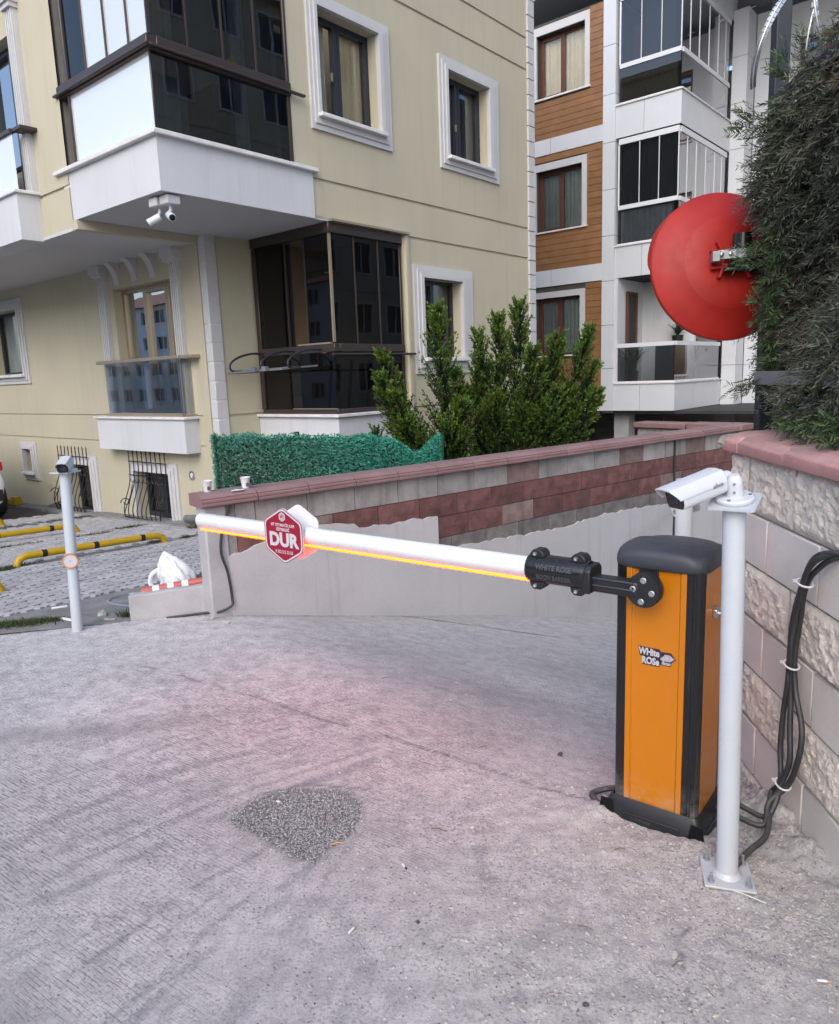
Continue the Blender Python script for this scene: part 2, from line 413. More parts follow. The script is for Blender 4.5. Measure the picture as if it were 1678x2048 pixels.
def ground_sheet(name, xs, ys, mat, fine):
    X, Y = np.meshgrid(xs, ys); Z = ramp_z(X, Y)
    b = beyond(X, Y)
    rough = sstep(-.25, .35, X - .12 * (Y - 2)) * sstep(3.3, 2.4, Y) if fine else np.zeros_like(X)
    if fine:
        Z += (vnoise(X, Y, 1.2, 3) - .5) * .016
        Z += (vnoise(X, Y, 16, 5, 5) - .5) * (.005 + .010 * rough) + (vnoise(X, Y, 45, 8, 3) - .5) * (.003 + .010 * rough)
        wd = wall_x(Y) - X
        heap = .085 * np.exp(-(np.maximum(wd, 0) / .15) ** 2) * sstep(1.6, 2.3, Y) * sstep(3.4, 3.0, Y)
        heap += .05 * np.exp(-((X - 1.16) ** 2 + (Y - 2.62) ** 2) / .05) + .035 * np.exp(-((X - .98) ** 2 + (Y - 2.22) ** 2) / .03) + .03 * np.exp(-((X - .62) ** 2 + (Y - 2.52) ** 2) / .008)
        Z += heap * (.35 + .9 * vnoise(X, Y, 9, 9, 3) + .8 * (vnoise(X, Y, 38, 12, 3) - .4))
        gd = seg_dist(X, Y, GRAVEL + GRAVEL[:1]); gi = poly_in(X, Y, GRAVEL)
        Z -= np.where(gi, .016 * sstep(0, .07, gd), 0)
        crack_pts = [(-1.75, 4.18), (-1.45, 4.0), (-1.114, 3.78), (-.6, 3.40), (-.12, 3.09), (.3, 2.80), (.643, 2.558)]
        cd2 = seg_dist(X + (vnoise(X, Y, 14, 23) - .5) * .06, Y, [(.60, 1.45), (.655, 1.70), (.70, 1.86), (.79, 1.93)]); cd3 = seg_dist(X, Y + (vnoise(X, Y, 9, 24) - .5) * .05, [(-.78, 2.53), (-.70, 2.66), (-.52, 2.74), (-.30, 2.72), (-.1, 2.62)]); cd4 = seg_dist(X + (vnoise(X, Y, 9, 25) - .5) * .05, Y, [(-.62, 2.40), (-.44, 2.23), (-.22, 2.13)])
        cd = seg_dist(X + (vnoise(X, Y, 7, 21) - .5) * .05, Y + (vnoise(X, Y, 7, 22) - .5) * .05, crack_pts)
        Z -= .003 * sstep(.015, .004, cd)
    Z -= np.where(b > 0, np.minimum(.02 + b * .35, .9), 0)
    nx, ny = len(xs), len(ys)
    V = np.stack([X, Y, Z], -1).reshape(-1, 3)
    i = np.arange(nx * ny).reshape(ny, nx)
    F = np.stack([i[:-1, :-1], i[:-1, 1:], i[1:, 1:], i[1:, :-1]], -1).reshape(-1, 4)
    if not fine:                         # leave the middle out where the fine sheet lies
        c = V[F].mean(1); keep = ~((c[:, 0] > FX0) & (c[:, 0] < FX1) & (c[:, 1] > FY0) & (c[:, 1] < FY1)); F = F[keep]
    me = bpy.data.meshes.new(name); me.vertices.add(len(V)); me.vertices.foreach_set('co', V.astype(np.float32).ravel())
    me.loops.add(len(F) * 4); me.loops.foreach_set('vertex_index', F.astype(np.int32).ravel())
    me.polygons.add(len(F)); me.polygons.foreach_set('loop_start', np.arange(0, len(F) * 4, 4, dtype=np.int32))
    me.update(calc_edges=True); me.polygons.foreach_set('use_smooth', [True] * len(F))
    if fine:
        A = {}
        # old tyre marks: dark scuffed strokes fanning out of the ramp
        T = np.zeros_like(X)
        base1 = [(-1.30, 1.90), (-1.16, 2.041), (-1.035, 2.197), (-.71, 2.514), (-.25, 2.86)]
        base2 = [(-.56, 1.45), (-.504, 1.62), (-.436, 1.809), (-.348, 1.999), (-.279, 2.256)]
        r2 = random.Random(5)
        for k in range(34):
            u = -1.3 + k * .082 + r2.uniform(-.03, .03)
            pts = [(a[0] * (1 - u) + c[0] * u + r2.uniform(-.02, .02), a[1] * (1 - u) + c[1] * u + r2.uniform(-.02, .02)) for a, c in zip(base1, base2)]
            d = seg_dist(X + (vnoise(X, Y, 5, 40 + k) - .5) * .05, Y, pts)
            wdt = r2.choice([.010, .013, .018, .026, .04])
            T = np.maximum(T, sstep(wdt, wdt * .35, d) * r2.choice([.35, .5, .7, .95]) * sstep(.38, .60, vnoise(X, Y, 4.5, 60 + k)))
        for pts, wdt, s in (([(.21, 1.5), (.185, 1.745), (.20, 2.0), (.17, 2.30)], .035, .8), ([(-.08, 1.5), (-.05, 1.62), (-.07, 1.75)], .03, .5), ([(-.02, 2.12), (-.05, 2.3), (.03, 2.42)], .04, .5), ([(-.30, 2.25), (-.36, 2.05), (-.47, 1.78), (-.6, 1.5)], .05, .9)):
            d = seg_dist(X + (vnoise(X, Y, 6, 90) - .5) * .08, Y, pts)
            T = np.maximum(T, s * sstep(wdt, wdt * .3, d) * sstep(.35, .6, vnoise(X, Y, 6, 91)))
        A['track'] = T
        dirt = np.zeros_like(X)
        for (cx, cy, rx, ry, an, s) in ((-1.75, 3.28, .75, .10, .12, .75), (-1.0, 3.42, .5, .06, .16, .5), (.42, 3.9, .65, .28, -.3, .55), (-.35, 4.6, .7, .25, .1, .3), (1.4, 4.6, .9, .5, -.5, .5), (-1.9, 1.7, .5, .35, .6, .6), (.35, 1.9, .12, .08, 0, .4), (-1.22, 1.55, .20, .22, .5, .95)):
            ca, sa = math.cos(an), math.sin(an)
            dx, dy = X - cx, Y - cy
            q = ((dx * ca + dy * sa) / rx) ** 2 + ((-dx * sa + dy * ca) / ry) ** 2
            dirt = np.maximum(dirt, s * np.exp(-q) * (.5 + vnoise(X, Y, 5, 33)))
        wl_ = (X - WP[0]) * WN[0] + (Y - WP[1]) * WN[1]; tl_ = (X - WP[0]) * WD[0] + (Y - WP[1]) * WD[1]
        dirt = np.maximum(dirt, .85 * sstep(.09, .01, wl_ + (vnoise(X, Y, 12, 81) - .5) * .08) * (tl_ > -.1) * sstep(.3, .6, vnoise(X, Y, 4, 82) + .12))
        A['dirt'] = np.clip(dirt, 0, 1)
        A['line'] = sstep(.75, .25, X + .1 * (Y - 2.4)) * sstep(4.3, 3.2, Y + .3 * X) * (1 - .85 * rough) * sstep(.25, .55, vnoise(X, Y, 1.1, 44))
        A['rough'] = rough
        A['crack'] = sstep(.012, .003, np.minimum(np.minimum(cd, cd2 + .004), np.minimum(cd3, cd4) + .002)) * sstep(.35, .6, vnoise(X, Y, 7, 71))
        tt_ = (X - WP[0]) * WD[0] + (Y - WP[1]) * WD[1]
        A['pale'] = np.clip(sstep(2.7, 4.0, Y - .25 * X) * sstep(.9, .1, tt_) * (.55 + .9 * (vnoise(X, Y, 1.4, 52) - .3)) + .5 * sstep(.25, .05, np.hypot(X - .45, (Y - 2.75) * 1.2) - .25), 0, 1)
        A['gravel'] = gi * 1.0
        A['fine'] = np.ones_like(X)
        for an, av in A.items():
            at = me.attributes.new(an, 'FLOAT', 'POINT'); at.data.foreach_set('value', av.astype(np.float32).ravel())
    me.materials.append(mat)
    o = bpy.data.objects.new(name, me); COL.objects.link(o); return o

def driveway_material():
    m, nt, p = new_mat('driveway_concrete'); P = pos(nt)
    at = lambda n: _n(nt, 'ShaderNodeAttribute', attribute_name=n).outputs['Fac']
    c = mix(nt, maprange(nt, noise(nt, P, 1.3, 6, .6), .32, .68), (.455, .432, .422), (.595, .568, .556))
    c = mix(nt, math_(nt, 'MULTIPLY', at('pale'), .85), c, (.640, .615, .615))
    c = mix(nt, math_(nt, 'MULTIPLY', at('rough'), .55), c, (.540, .512, .492))
    c = mix(nt, maprange(nt, noise(nt, P, 11, 6, .75), .40, .66, 0, .72), c, (.285, .275, .28))
    # sand-grain and aggregate speckle
    gm = maprange(nt, noise(nt, P, 2.6, 4), .35, .6, .45, 1)
    c = mix(nt, math_(nt, 'MULTIPLY', maprange(nt, noise(nt, P, 105, 5, .8), .49, .61, 0, .80), gm), c, (.125, .12, .125))
    c = mix(nt, maprange(nt, noise(nt, P, 210, 3, .8), .54, .66, 0, .5), c, (.66, .64, .63))
    # broom marks: fine broken grooves running parallel to the crease
    mp = _n(nt, 'ShaderNodeMapping'); mp.vector_type = 'POINT'; mp.inputs['Rotation'].default_value = (0, 0, R(34.8))
    nt.links.new(P, mp.inputs[0])
    w = _n(nt, 'ShaderNodeTexWave', wave_type='BANDS', bands_direction='Y'); w.inputs['Scale'].default_value = 24; w.inputs['Distortion'].default_value = 2.2
    w.inputs['Detail'].default_value = 3; w.inputs['Detail Scale'].default_value = 1.6; nt.links.new(scaled(nt, mp.outputs[0], (.35, 1, 1)), w.inputs['Vector'])
    ln = maprange(nt, w.outputs['Fac'], .74, .92)
    brk = maprange(nt, noise(nt, scaled(nt, mp.outputs[0], (17, 90, 1)), 1.0, 3, .7), .46, .58)
    ln2 = maprange(nt, noise(nt, scaled(nt, mp.outputs[0], (14, 150, 1)), 1.0, 3, .65), .55, .66)
    lnm = math_(nt, 'MULTIPLY', math_(nt, 'MAXIMUM', math_(nt, 'MULTIPLY', ln, brk), math_(nt, 'MULTIPLY', ln2, .8)), at('line'))
    c = mix(nt, math_(nt, 'MULTIPLY', lnm, .85), c, (.14, .135, .14))
    # scattered pits
    v = _n(nt, 'ShaderNodeTexVoronoi'); v.inputs['Scale'].default_value = 48; nt.links.new(P, v.inputs['Vector'])
    pit = math_(nt, 'MULTIPLY', maprange(nt, v.outputs['Distance'], .28, .15), maprange(nt, noise(nt, P, 3.2, 4), .42, .60))
    c = mix(nt, math_(nt, 'MULTIPLY', pit, .35), c, (.11, .105, .108))
    c = mix(nt, math_(nt, 'MULTIPLY', math_(nt, 'MULTIPLY', at('track'), maprange(nt, noise(nt, P, 55, 5, .75), .36, .56, .20, 1)), .54), c, (.135, .147, .170))
    c = mix(nt, math_(nt, 'MULTIPLY', at('dirt'), .72), c, (.185, .175, .170))
    c = mix(nt, math_(nt, 'MULTIPLY', at('crack'), .7), c, (.10, .098, .10))
    c = mix(nt, math_(nt, 'MULTIPLY', at('gravel'), .9), c, (.13, .13, .135))
    nt.links.new(c, p.inputs['Base Color']); p.inputs['Roughness'].default_value = .93; p.inputs['Specular IOR Level'].default_value = .25
    h = math_(nt, 'SUBTRACT', math_(nt, 'MULTIPLY', noise(nt, P, 95, 6, .8), .9), math_(nt, 'ADD', math_(nt, 'MULTIPLY', lnm, .5), math_(nt, 'MULTIPLY', pit, .5)))
    bump(nt, p, h, .8, .007)
    return m

FX0, FX1, FY0, FY1 = -3.3, 2.25, 1.35, 6.0
m_drive = driveway_material()
tag(ground_sheet('driveway', np.linspace(FX0, FX1, 380), np.linspace(FY0, FY1, 330), m_drive, True), kind='structure')
xs = np.unique(np.concatenate([np.linspace(-40, FX0, 30), np.linspace(FX0, FX1, 22), np.linspace(FX1, 12, 40)]))
ys = np.unique(np.concatenate([np.linspace(-40, FY0, 30), np.linspace(FY0, FY1, 24), np.linspace(FY1, 16, 40)]))
tag(ground_sheet('road', xs, ys, m_drive, False), kind='structure')
b = B(); b.box((0, 60, -2.4), (500, 500, .2)); tag(b.build('ground', m_conc), kind='structure')

# ---- the paved court to the left
def on_court(x, y, h=0.): return Vector((x, y, court_z(x, y) + h))
b = B()
q = [(-1.36, 5.06), (-2.05, 4.951), (-2.843, 4.755), (-9, 3.23), (-60, 30), (-20, 60), (20, 40), (12, 16), (7.2, 12.05), (3.3, 8.95)]
b.add([on_court(*k) for k in q], [tuple(range(len(q)))])
court = tag(b.build('paved_court', m_sand, normals=False), kind='structure')
if court.data.polygons[0].normal.z < 0: court.data.flip_normals()
PE = np.array([.605, .796]); PN = np.array([-.796, .605]); PO = np.array([-3.06, 5.15])
def pv(a, c, h=0.): p = PO + PE * a + PN * c; return on_court(p[0], p[1], h)
# dark worn asphalt strip between driveway edge and pavers, kerb strips under the wheel stops and by the house
b = B()
b.box8([on_court(*k, .002) for k in ((-3.6, 4.58), (-1.45, 5.11), (-1.62, 5.6), (-3.25, 4.95))] + [on_court(*k, .012) for k in ((-3.6, 4.58), (-1.45, 5.11), (-1.62, 5.6), (-3.25, 4.95))])
b.box8([on_court(*k, .002) for k in ((-3.25, 4.95), (-1.62, 5.6), (-2.23, 6.27), (-3.09, 5.17))] + [on_court(*k, .0125) for k in ((-3.25, 4.95), (-1.62, 5.6), (-2.23, 6.27), (-3.09, 5.17))])
tag(b.build('worn_edge_strip', m_strip), kind='structure')
STR = ((1.90, 2.06), (5.25, 5.40))
b = B()
for c0, c1 in STR:
    b.box8([pv(-4, c0, 0), pv(7, c0, 0), pv(7, c1, 0), pv(-4, c1, 0), pv(-4, c0, .022), pv(7, c0, .022), pv(7, c1, .022), pv(-4, c1, .022)])
tag(b.build('kerb_strip', m_strip), kind='structure')

# interlocking zig-zag pavers
L_, W_ = .205, .095
out = [(-L_ / 2, -W_ / 2), (-L_ * .33, -W_ / 2 + .014), (-L_ * .17, -W_ / 2 - .012), (L_ * .17, -W_ / 2 + .012), (L_ * .33, -W_ / 2 - .012), (L_ / 2, -W_ / 2 + .006),
       (L_ / 2, W_ / 2 + .002), (L_ * .33, W_ / 2 - .018), (L_ * .17, W_ / 2 + .008), (-L_ * .17, W_ / 2 - .014), (-L_ * .33, W_ / 2 + .008), (-L_ / 2, W_ / 2 - .006)]
slope = Matrix.Rotation(-math.atan(.055), 4, 'X')
yaw = Matrix.Rotation(math.atan2(PE[1], PE[0]), 4, 'Z')
spots = []
for r_ in range(80):
    c = r_ * .11 + .06
    if any(s0 - .06 < c < s1 + .06 for s0, s1 in STR) or c > 6.3: continue
    for j in range(-12, 34):
        a = j * .22 + (.11 if r_ % 2 else 0)
        p = PO + PE * a + PN * c
        if p[0] / p[1] < -.64: continue
        if (p - WP) @ WN > -.22 and (p - WP) @ WD > -.35: continue
        if a > 5.5: continue
        spots.append((math.hypot(*p), p[0], p[1], a, c))
spots.sort()
src = None
def paver_outline(k=1.0): return out
rest = B()
for i, (d, x, y, a, c) in enumerate(spots):
    Mx = Matrix.Translation(on_court(x, y, .004 + random.uniform(0, .006))) @ slope @ yaw @ Matrix.Rotation(R(random.uniform(-1.6, 1.6)), 4, 'Z') @ Matrix.Rotation(R(random.uniform(-.7, .7)), 4, 'X')
    if c > 2: Mx = Mx @ Matrix.Rotation(R(90), 4, 'Z')
    if i < 300:
        if src is None:
            src = B().prism(out, lambda x, y, d: (x, y, d), 0, .02).build('paver', m_paver, court); src.matrix_local = Mx
        else: inst(src, 'paver', court, Mx)
    else:
        rest.prism(out, lambda u, v, d: Mx @ Vector((u, v, d)), 0, .018)
tag(rest.build('far_pavers', m_paver, court), kind='stuff')

# ================================================================== LEFT RETAINING WALL (red and grey split blocks, rendered foot)
def W3(t, z, d=0.): p = WP + WD * t + WN * d; return Vector((p[0], p[1], z))
lw = empty('retaining_wall', (0, 0, 0), label='long retaining wall of red and grey blocks with mauve coping and cement rendered foot', cat='wall')
rw_ = random.Random(3)
b = B(); T = lambda a, z, d: W3(a, z, d)
b.fbox(T, 0, 7.25, -1.75, .772, -.145, -.035)
b.fbox(T, -.085, .14, -.2, .772, -.14, -.01)                                        # end pier
b.build('wall_core', m_mortar, lw)
m_lowblock = MAT('low_grey_block', (.185, .168, .160), .95, var=.25, vs=9, fine=.3, fs=45, bmp=.6, bs=90, bd=.008, rand=.14, stain=.6, stain_col=(.07, .06, .058), streak=True)
m_brownblock = MAT('brownish_block', (.215, .150, .138), .95, var=.25, vs=8, fine=.3, fs=45, bmp=.5, bs=100, rand=.14, stain=.8, stain_col=(.08, .055, .05), streak=True)
rows = [(.588, .768, m_greyblock, .16), (.402, .582, m_redblock, .38), (.214, .396, m_redblock, .08), (.030, .208, m_lowblock, .30), (-.155, .024, m_greyblock, .1)]
for z0, z1, mt, o0 in rows:
    t = o0 - .43 + .14
    while t < 7.2:
        a0, a1 = max(t, .145), min(t + .422, 7.2)
        hid = (z1 < .47 and a1 < 1.95) or z1 < .06
        if a1 - a0 > .05 and not hid:
            bb = B(); n = 4; dd = [rw_.uniform(.0, .005) for _ in range(15)]
            # split face: a slightly bulging, uneven front of 4x2 facets
            g = [[W3(a0 + (a1 - a0) * i / 4, z0 + (z1 - z0) * j / 2, (-.006 if i in (0, 4) or j in (0, 2) else (.001 + dd[i * 3 + j] if mt is m_redblock else -.006 + dd[i * 3 + j] * .3))) for j in range(3)] for i in range(5)]
            vs = [g[i][j] for i in range(5) for j in range(3)]; fs = [(i * 3 + j, (i + 1) * 3 + j, (i + 1) * 3 + j + 1, i * 3 + j + 1) for i in range(4) for j in range(2)]
            bk = [W3(a0, z0, -.05), W3(a1, z0, -.05), W3(a1, z1, -.05), W3(a0, z1, -.05)]
            k = len(vs); vs += bk
            fs += [(0, 3, 6, 9, 12, k + 1, k), (2, 5, 8, 11, 14, k + 2, k + 3)[::-1], (12, 13, 14, k + 2, k + 1), (0, 1, 2, k + 3, k)[::-1]]
            bb.add(vs, fs); use = mt
            if mt is m_redblock and rw_.random() < .05: use = m_greyblock
            if mt is m_greyblock and rw_.random() < (.55 if a0 > 4.3 else .12): use = m_brownblock
            if mt is m_redblock and rw_.random() < .12: use = m_brownblock
            bb.build('block', use, lw)
        t += .43
# cement render: high at the near end, lower along the ramp, ragged upper edge
def render_panel(t0, t1, f_top, d):
    n = int((t1 - t0) / .05); bb = B(); vs = []; r4 = random.Random(int(t0 * 10) + 2)
    for i in range(n + 1):
        t = t0 + (t1 - t0) * i / n; zt = f_top(t) + r4.uniform(-.010, .010) + .035 * (float(vnoise(np.array([t * 3.1 + 4]), np.array([t0]), 2.0, 15, 4)[0]) - .5)
        vs += [W3(t, -1.8, d), W3(t, zt, d), W3(t, zt + .004, d - .03), W3(t, -1.8, d - .03)]
    fs = []
    for i in range(n):
        for k in range(4): fs.append((i * 4 + k, i * 4 + (k + 1) % 4, (i + 1) * 4 + (k + 1) % 4, (i + 1) * 4 + k))
    fs += [(0, 1, 2, 3), (n * 4 + 3, n * 4 + 2, n * 4 + 1, n * 4)]
    bb.add(vs, fs); return bb.build('render_coat', m_plaster, lw)
render_panel(.06, 1.99, lambda t: .385 + .10 * min(1, t / .45) if t < .45 else (.485 - .02 * math.sin(t * 5) if t < 1.15 else .445 - .05 * (t - 1.15)), .017)
render_panel(1.9901, 7.2, lambda t: .095 - .006 * t + .02 * math.sin(t * 3.1), .013)
b = B(); b.fbox(T, -.09, .075, -.3, .778, -.142, .004); b.build('end_pier', m_conc, lw, bevel=.012)
# coping stones with ridged noses
prof = [(-.165, .778), (.050, .778), (.062, .786), (.062, .800), (.052, .804), (.056, .812), (.054, .824), (.044, .829), (.046, .838), (.036, .850), (.0, .862), (-.165, .864)]
t = -.12; first = None
while t < 7.25:
    ln = .412; bb = B(); ds = rw_.uniform(-.003, .003)
    bb.prism(prof, lambda x, y, d: W3(t + d, y + ds, x + ds), 0, min(ln, 7.32 - t)); bb.build('coping_stone', m_mauvecop, lw); t += .42
# the return at the far end
b = B()
def W4(a, z, d): p = WP + WD * (7.26 + d) - WN * (a - .03); return Vector((p[0], p[1], z))
b.fbox(W4, 0, 1.5, -1.75, .772, -.22, 0); b.build('wall_return', m_greyblock, lw)
b = B(); b.fbox(W4, -.06, .72, .781, .864, -.27, .055); b.fbox(W4, .735, 1.55, .776, .856, -.27, .055); b.build('coping_return', m_mauvecop, lw, bevel=.015)
# cables on that wall
cb = B().tube(smoothpath([W3(.10, .775, .02), W3(.06, .70, .022), W3(.02, .60, .024), W3(.0, .45, .026), W3(.035, .3, .028), W3(.05, .12, .03), W3(.035, .06, .04), Vector((-1.455, 5.0, .022)), Vector((-1.53, 5.035, .014)), Vector((-1.64, 5.02, .008)), Vector((-1.80, 4.985, .002))]), .0095, 8)
tag(cb.build('black_cable', m_rubber, smooth=True), 'black cable running down the end of the red block wall and along the kerb', 'cable')
cb = B().tube([W3(5.62, .772, .018), W3(5.61, .5, .018), W3(5.63, .1, .022), W3(5.62, -1.3, .022)], .013, 6)
tag(cb.build('wall_cable', m_rubber, smooth=True), 'thin dark conduit straight down the far stretch of the red block wall', 'cable')

# ================================================================== RIGHT BLOCK WALL
rwl = empty('block_wall', (0, 0, 0), label='buff block wall with alternating split and smooth courses under a pink coping', cat='wall')
RD = Vector((.06, 1, 0)).normalized(); RN = Vector((-RD.y, RD.x, 0))      # along the wall, away from camera; out of its face
def V3(s, z, d=0.): p = Vector((1.30, 2.13, 0)) + RD * s + RN * d; return Vector((p.x, p.y, z))
SE = 1.06
b = B(); b.fbox(V3, -3.5, SE - .012, -.6, 1.24, -.30, -.035); b.build('wall_core', m_mortar, rwl)
crs = [(1.010, 1.238, 1, .446), (.797, 1.002, 0, .661), (.575, .789, 1, .446), (.365, .567, 0, .656), (.142, .357, 1, .427), (-.075, .134, 0, .684), (-.29, -.083, 1, .44)]
rb = random.Random(11)
for z0, z1, rough, j in crs:
    s = j + .425 * 2
    while s > -3.2:
        s0, s1 = s - .425 + .006, min(s - .006, SE)
        s -= .425
        if s1 - s0 < .04: continue
        if not rough:
            bb = B(); dd = rb.uniform(-.002, .002); bb.fbox(V3, s0, s1, z0, z1, -.06, dd)
            bb.build('smooth_block', m_buff, rwl, bevel=.004, seg=1)
        else:
            near = s1 > -.5
            nx, nz = (40, 22) if near else (6, 3); bb = B(); vs = []; fs = []
            gx, gz = np.meshgrid(np.linspace(s0, s1, nx), np.linspace(z0, z1, nz), indexing='ij')
            h = (vnoise(gx + 9, gz + 3, 8, 5, 2) - .3) * .016 + (vnoise(gx + 9, gz + 3, 42, 7, 3) - .5) * .030
            e = np.minimum(np.minimum(gx - s0, s1 - gx), np.minimum(gz - z0, z1 - gz))
            h = h * sstep(0, .03, e) + .004 * sstep(0, .02, e) - .006 * (1 - sstep(0, .02, e))
            vs = [V3(gx[i, k], gz[i, k], h[i, k]) for i in range(nx) for k in range(nz)]
            fs = [(i * nz + k, (i + 1) * nz + k, (i + 1) * nz + k + 1, i * nz + k + 1) for i in range(nx - 1) for k in range(nz - 1)]
            bb.add(vs, fs); bb.fbox(V3, s0, s1, z0, z1, -.06, -.008)
            bb.build('split_block', m_buffrough, rwl)
# end face of the wall, where it turns the corner
b = B()
for z0, z1, rough, j in crs:
    b.fbox(lambda a, z, d: V3(SE - .008 + d, z, -a), .015, .35, z0, z1, 0, .006)
b.build('end_block', m_buffrough, rwl)
cp = [(-.33, 1.245), (.034, 1.240), (.040, 1.248), (.040, 1.285), (.030, 1.296), (.018, 1.300), (.012, 1.310), (-.06, 1.322), (-.33, 1.326)]
for k, (s0, s1) in enumerate(((-3.4, -2.7), (-2.69, -2.1), (-2.09, -1.5), (-1.49, -.9), (-.895, -.43), (-.422, .02), (.03, .462), (.47, .905), (.913, 1.075))):
    ds = rb.uniform(-.005, .005); bb = B()
    bb.prism(cp, lambda x, y, d: V3(d, y + ds * .6, x + ds), s0, s1); bb.build('coping_stone', m_pinkcop, rwl, bevel=.005, seg=2)
# broken mortar lump on the coping's end
ico = bpy.data.meshes.new('lump'); bm = bmesh.new(); bmesh.ops.create_icosphere(bm, subdivisions=3, radius=1)
for v in bm.verts: v.co *= 1 + .22 * (random.random() - .5)
bm.to_mesh(ico); bm.free(); ico.materials.append(m_mortar)
lump = bpy.data.objects.new('mortar_lump', ico); COL.objects.link(lump); lump.parent = rwl
lump.matrix_local = Matrix.Translation(V3(1.085, 1.272, .005)) @ Matrix.Diagonal((.05, .035, .035, 1))
# wall turning the corner to the right behind
b = B(); b.fbox(lambda a, z, d: V3(SE - .03 - d, z, -a), .30, 4, -.6, 1.3, .03, .3); b.build('corner_return', m_mortar, rwl)

# ================================================================== BUILDINGS: shared builders
BA = R(49.5)
bv = Vector((math.cos(BA), math.sin(BA), 0)); bu = Vector((-math.sin(BA), math.cos(BA), 0)); BO = bv * 5.6
def FX(k): return lambda a, z, d: Vector((k - d, a, z))      # facade looking to -x of the building's own axes
def FY(k): return lambda a, z, d: Vector((a, k - d, z))      # facade looking to -y

def facade(name, T, a0, a1, z0, z1, cells, mat, parent, rv=.2):
    """A wall sheet with real openings (depth None: reveal, no face) and recessed strips (depth > 0)."""
    A = sorted({a0, a1} | {min(max(c[i], a0), a1) for c in cells for i in (0, 1)})
    Z = sorted({z0, z1} | {min(max(c[i], z0), z1) for c in cells for i in (2, 3)})
    D = {}; H = set()
    for i in range(len(A) - 1):
        for j in range(len(Z) - 1):
            am, zm = (A[i] + A[i + 1]) / 2, (Z[j] + Z[j + 1]) / 2; d = 0
            for c in cells:
                if c[0] < am < c[1] and c[2] < zm < c[3]:
                    if c[4] is None: d = rv; H.add((i, j))
                    elif (i, j) not in H: d = c[4]
            D[i, j] = d
    b = B()
    for (i, j), d in D.items():
        if (i, j) not in H:
            b.add([T(A[i], Z[j], -d), T(A[i + 1], Z[j], -d), T(A[i + 1], Z[j + 1], -d), T(A[i], Z[j + 1], -d)], [(0, 1, 2, 3)])
        if (i + 1, j) in D and D[i + 1, j] != d:
            e = D[i + 1, j]; b.add([T(A[i + 1], Z[j], -d), T(A[i + 1], Z[j], -e), T(A[i + 1], Z[j + 1], -e), T(A[i + 1], Z[j + 1], -d)], [(0, 1, 2, 3)])
        if (i, j + 1) in D and D[i, j + 1] != d:
            e = D[i, j + 1]; b.add([T(A[i], Z[j + 1], -d), T(A[i + 1], Z[j + 1], -d), T(A[i + 1], Z[j + 1], -e), T(A[i], Z[j + 1], -e)], [(0, 1, 2, 3)])
    return b.build(name, mat, parent, normals=False)

def ring(b, T, o, i, d0, d1):
    """Rectangular frame between outer rect o and inner rect i (a0,a1,z0,z1)."""
    b.fbox(T, o[0], i[0], o[2], o[3], d0, d1); b.fbox(T, i[1], o[1], o[2], o[3], d0, d1)
    if o[3] > i[3]: b.fbox(T, i[0], i[1], i[3], o[3], d0, d1)
    if i[2] > o[2]: b.fbox(T, i[0], i[1], o[2], i[2], d0, d1)

def pane(T, a0, a1, z0, z1, d, mat, parent, name='pane'):
    q = [T(a0, z0, d), T(a1, z0, d), T(a1, z1, d), T(a0, z1, d)]
    if (q[1] - q[0]).cross(q[2] - q[1]).dot(T(a0, z0, d + 1) - q[0]) < 0: q = q[::-1]      # the face must look outwards
    b = B(); b.add(q, [(0, 1, 2, 3)])
    return b.build(name, mat, parent, normals=False)

def curtain(T, a0, a1, z0, z1, d, mat, parent, amp=.02, wl=.09, name='curtain'):
    n = max(6, int((a1 - a0) / wl * 5)); b = B(); vs = []
    ph = random.random() * 6
    for i in range(n + 1):
        a = a0 + (a1 - a0) * i / n; k = amp * (math.sin(i * 2 * math.pi / 5 + ph) + .5 * math.sin(i * .9 + ph * 2))
        vs += [T(a, z0, d + k), T(a, z1, d + k * .5)]
    b.add(vs, [(2 * i, 2 * i + 2, 2 * i + 3, 2 * i + 1) for i in range(n)])
    return b.build(name, mat, parent, smooth=True, normals=False)

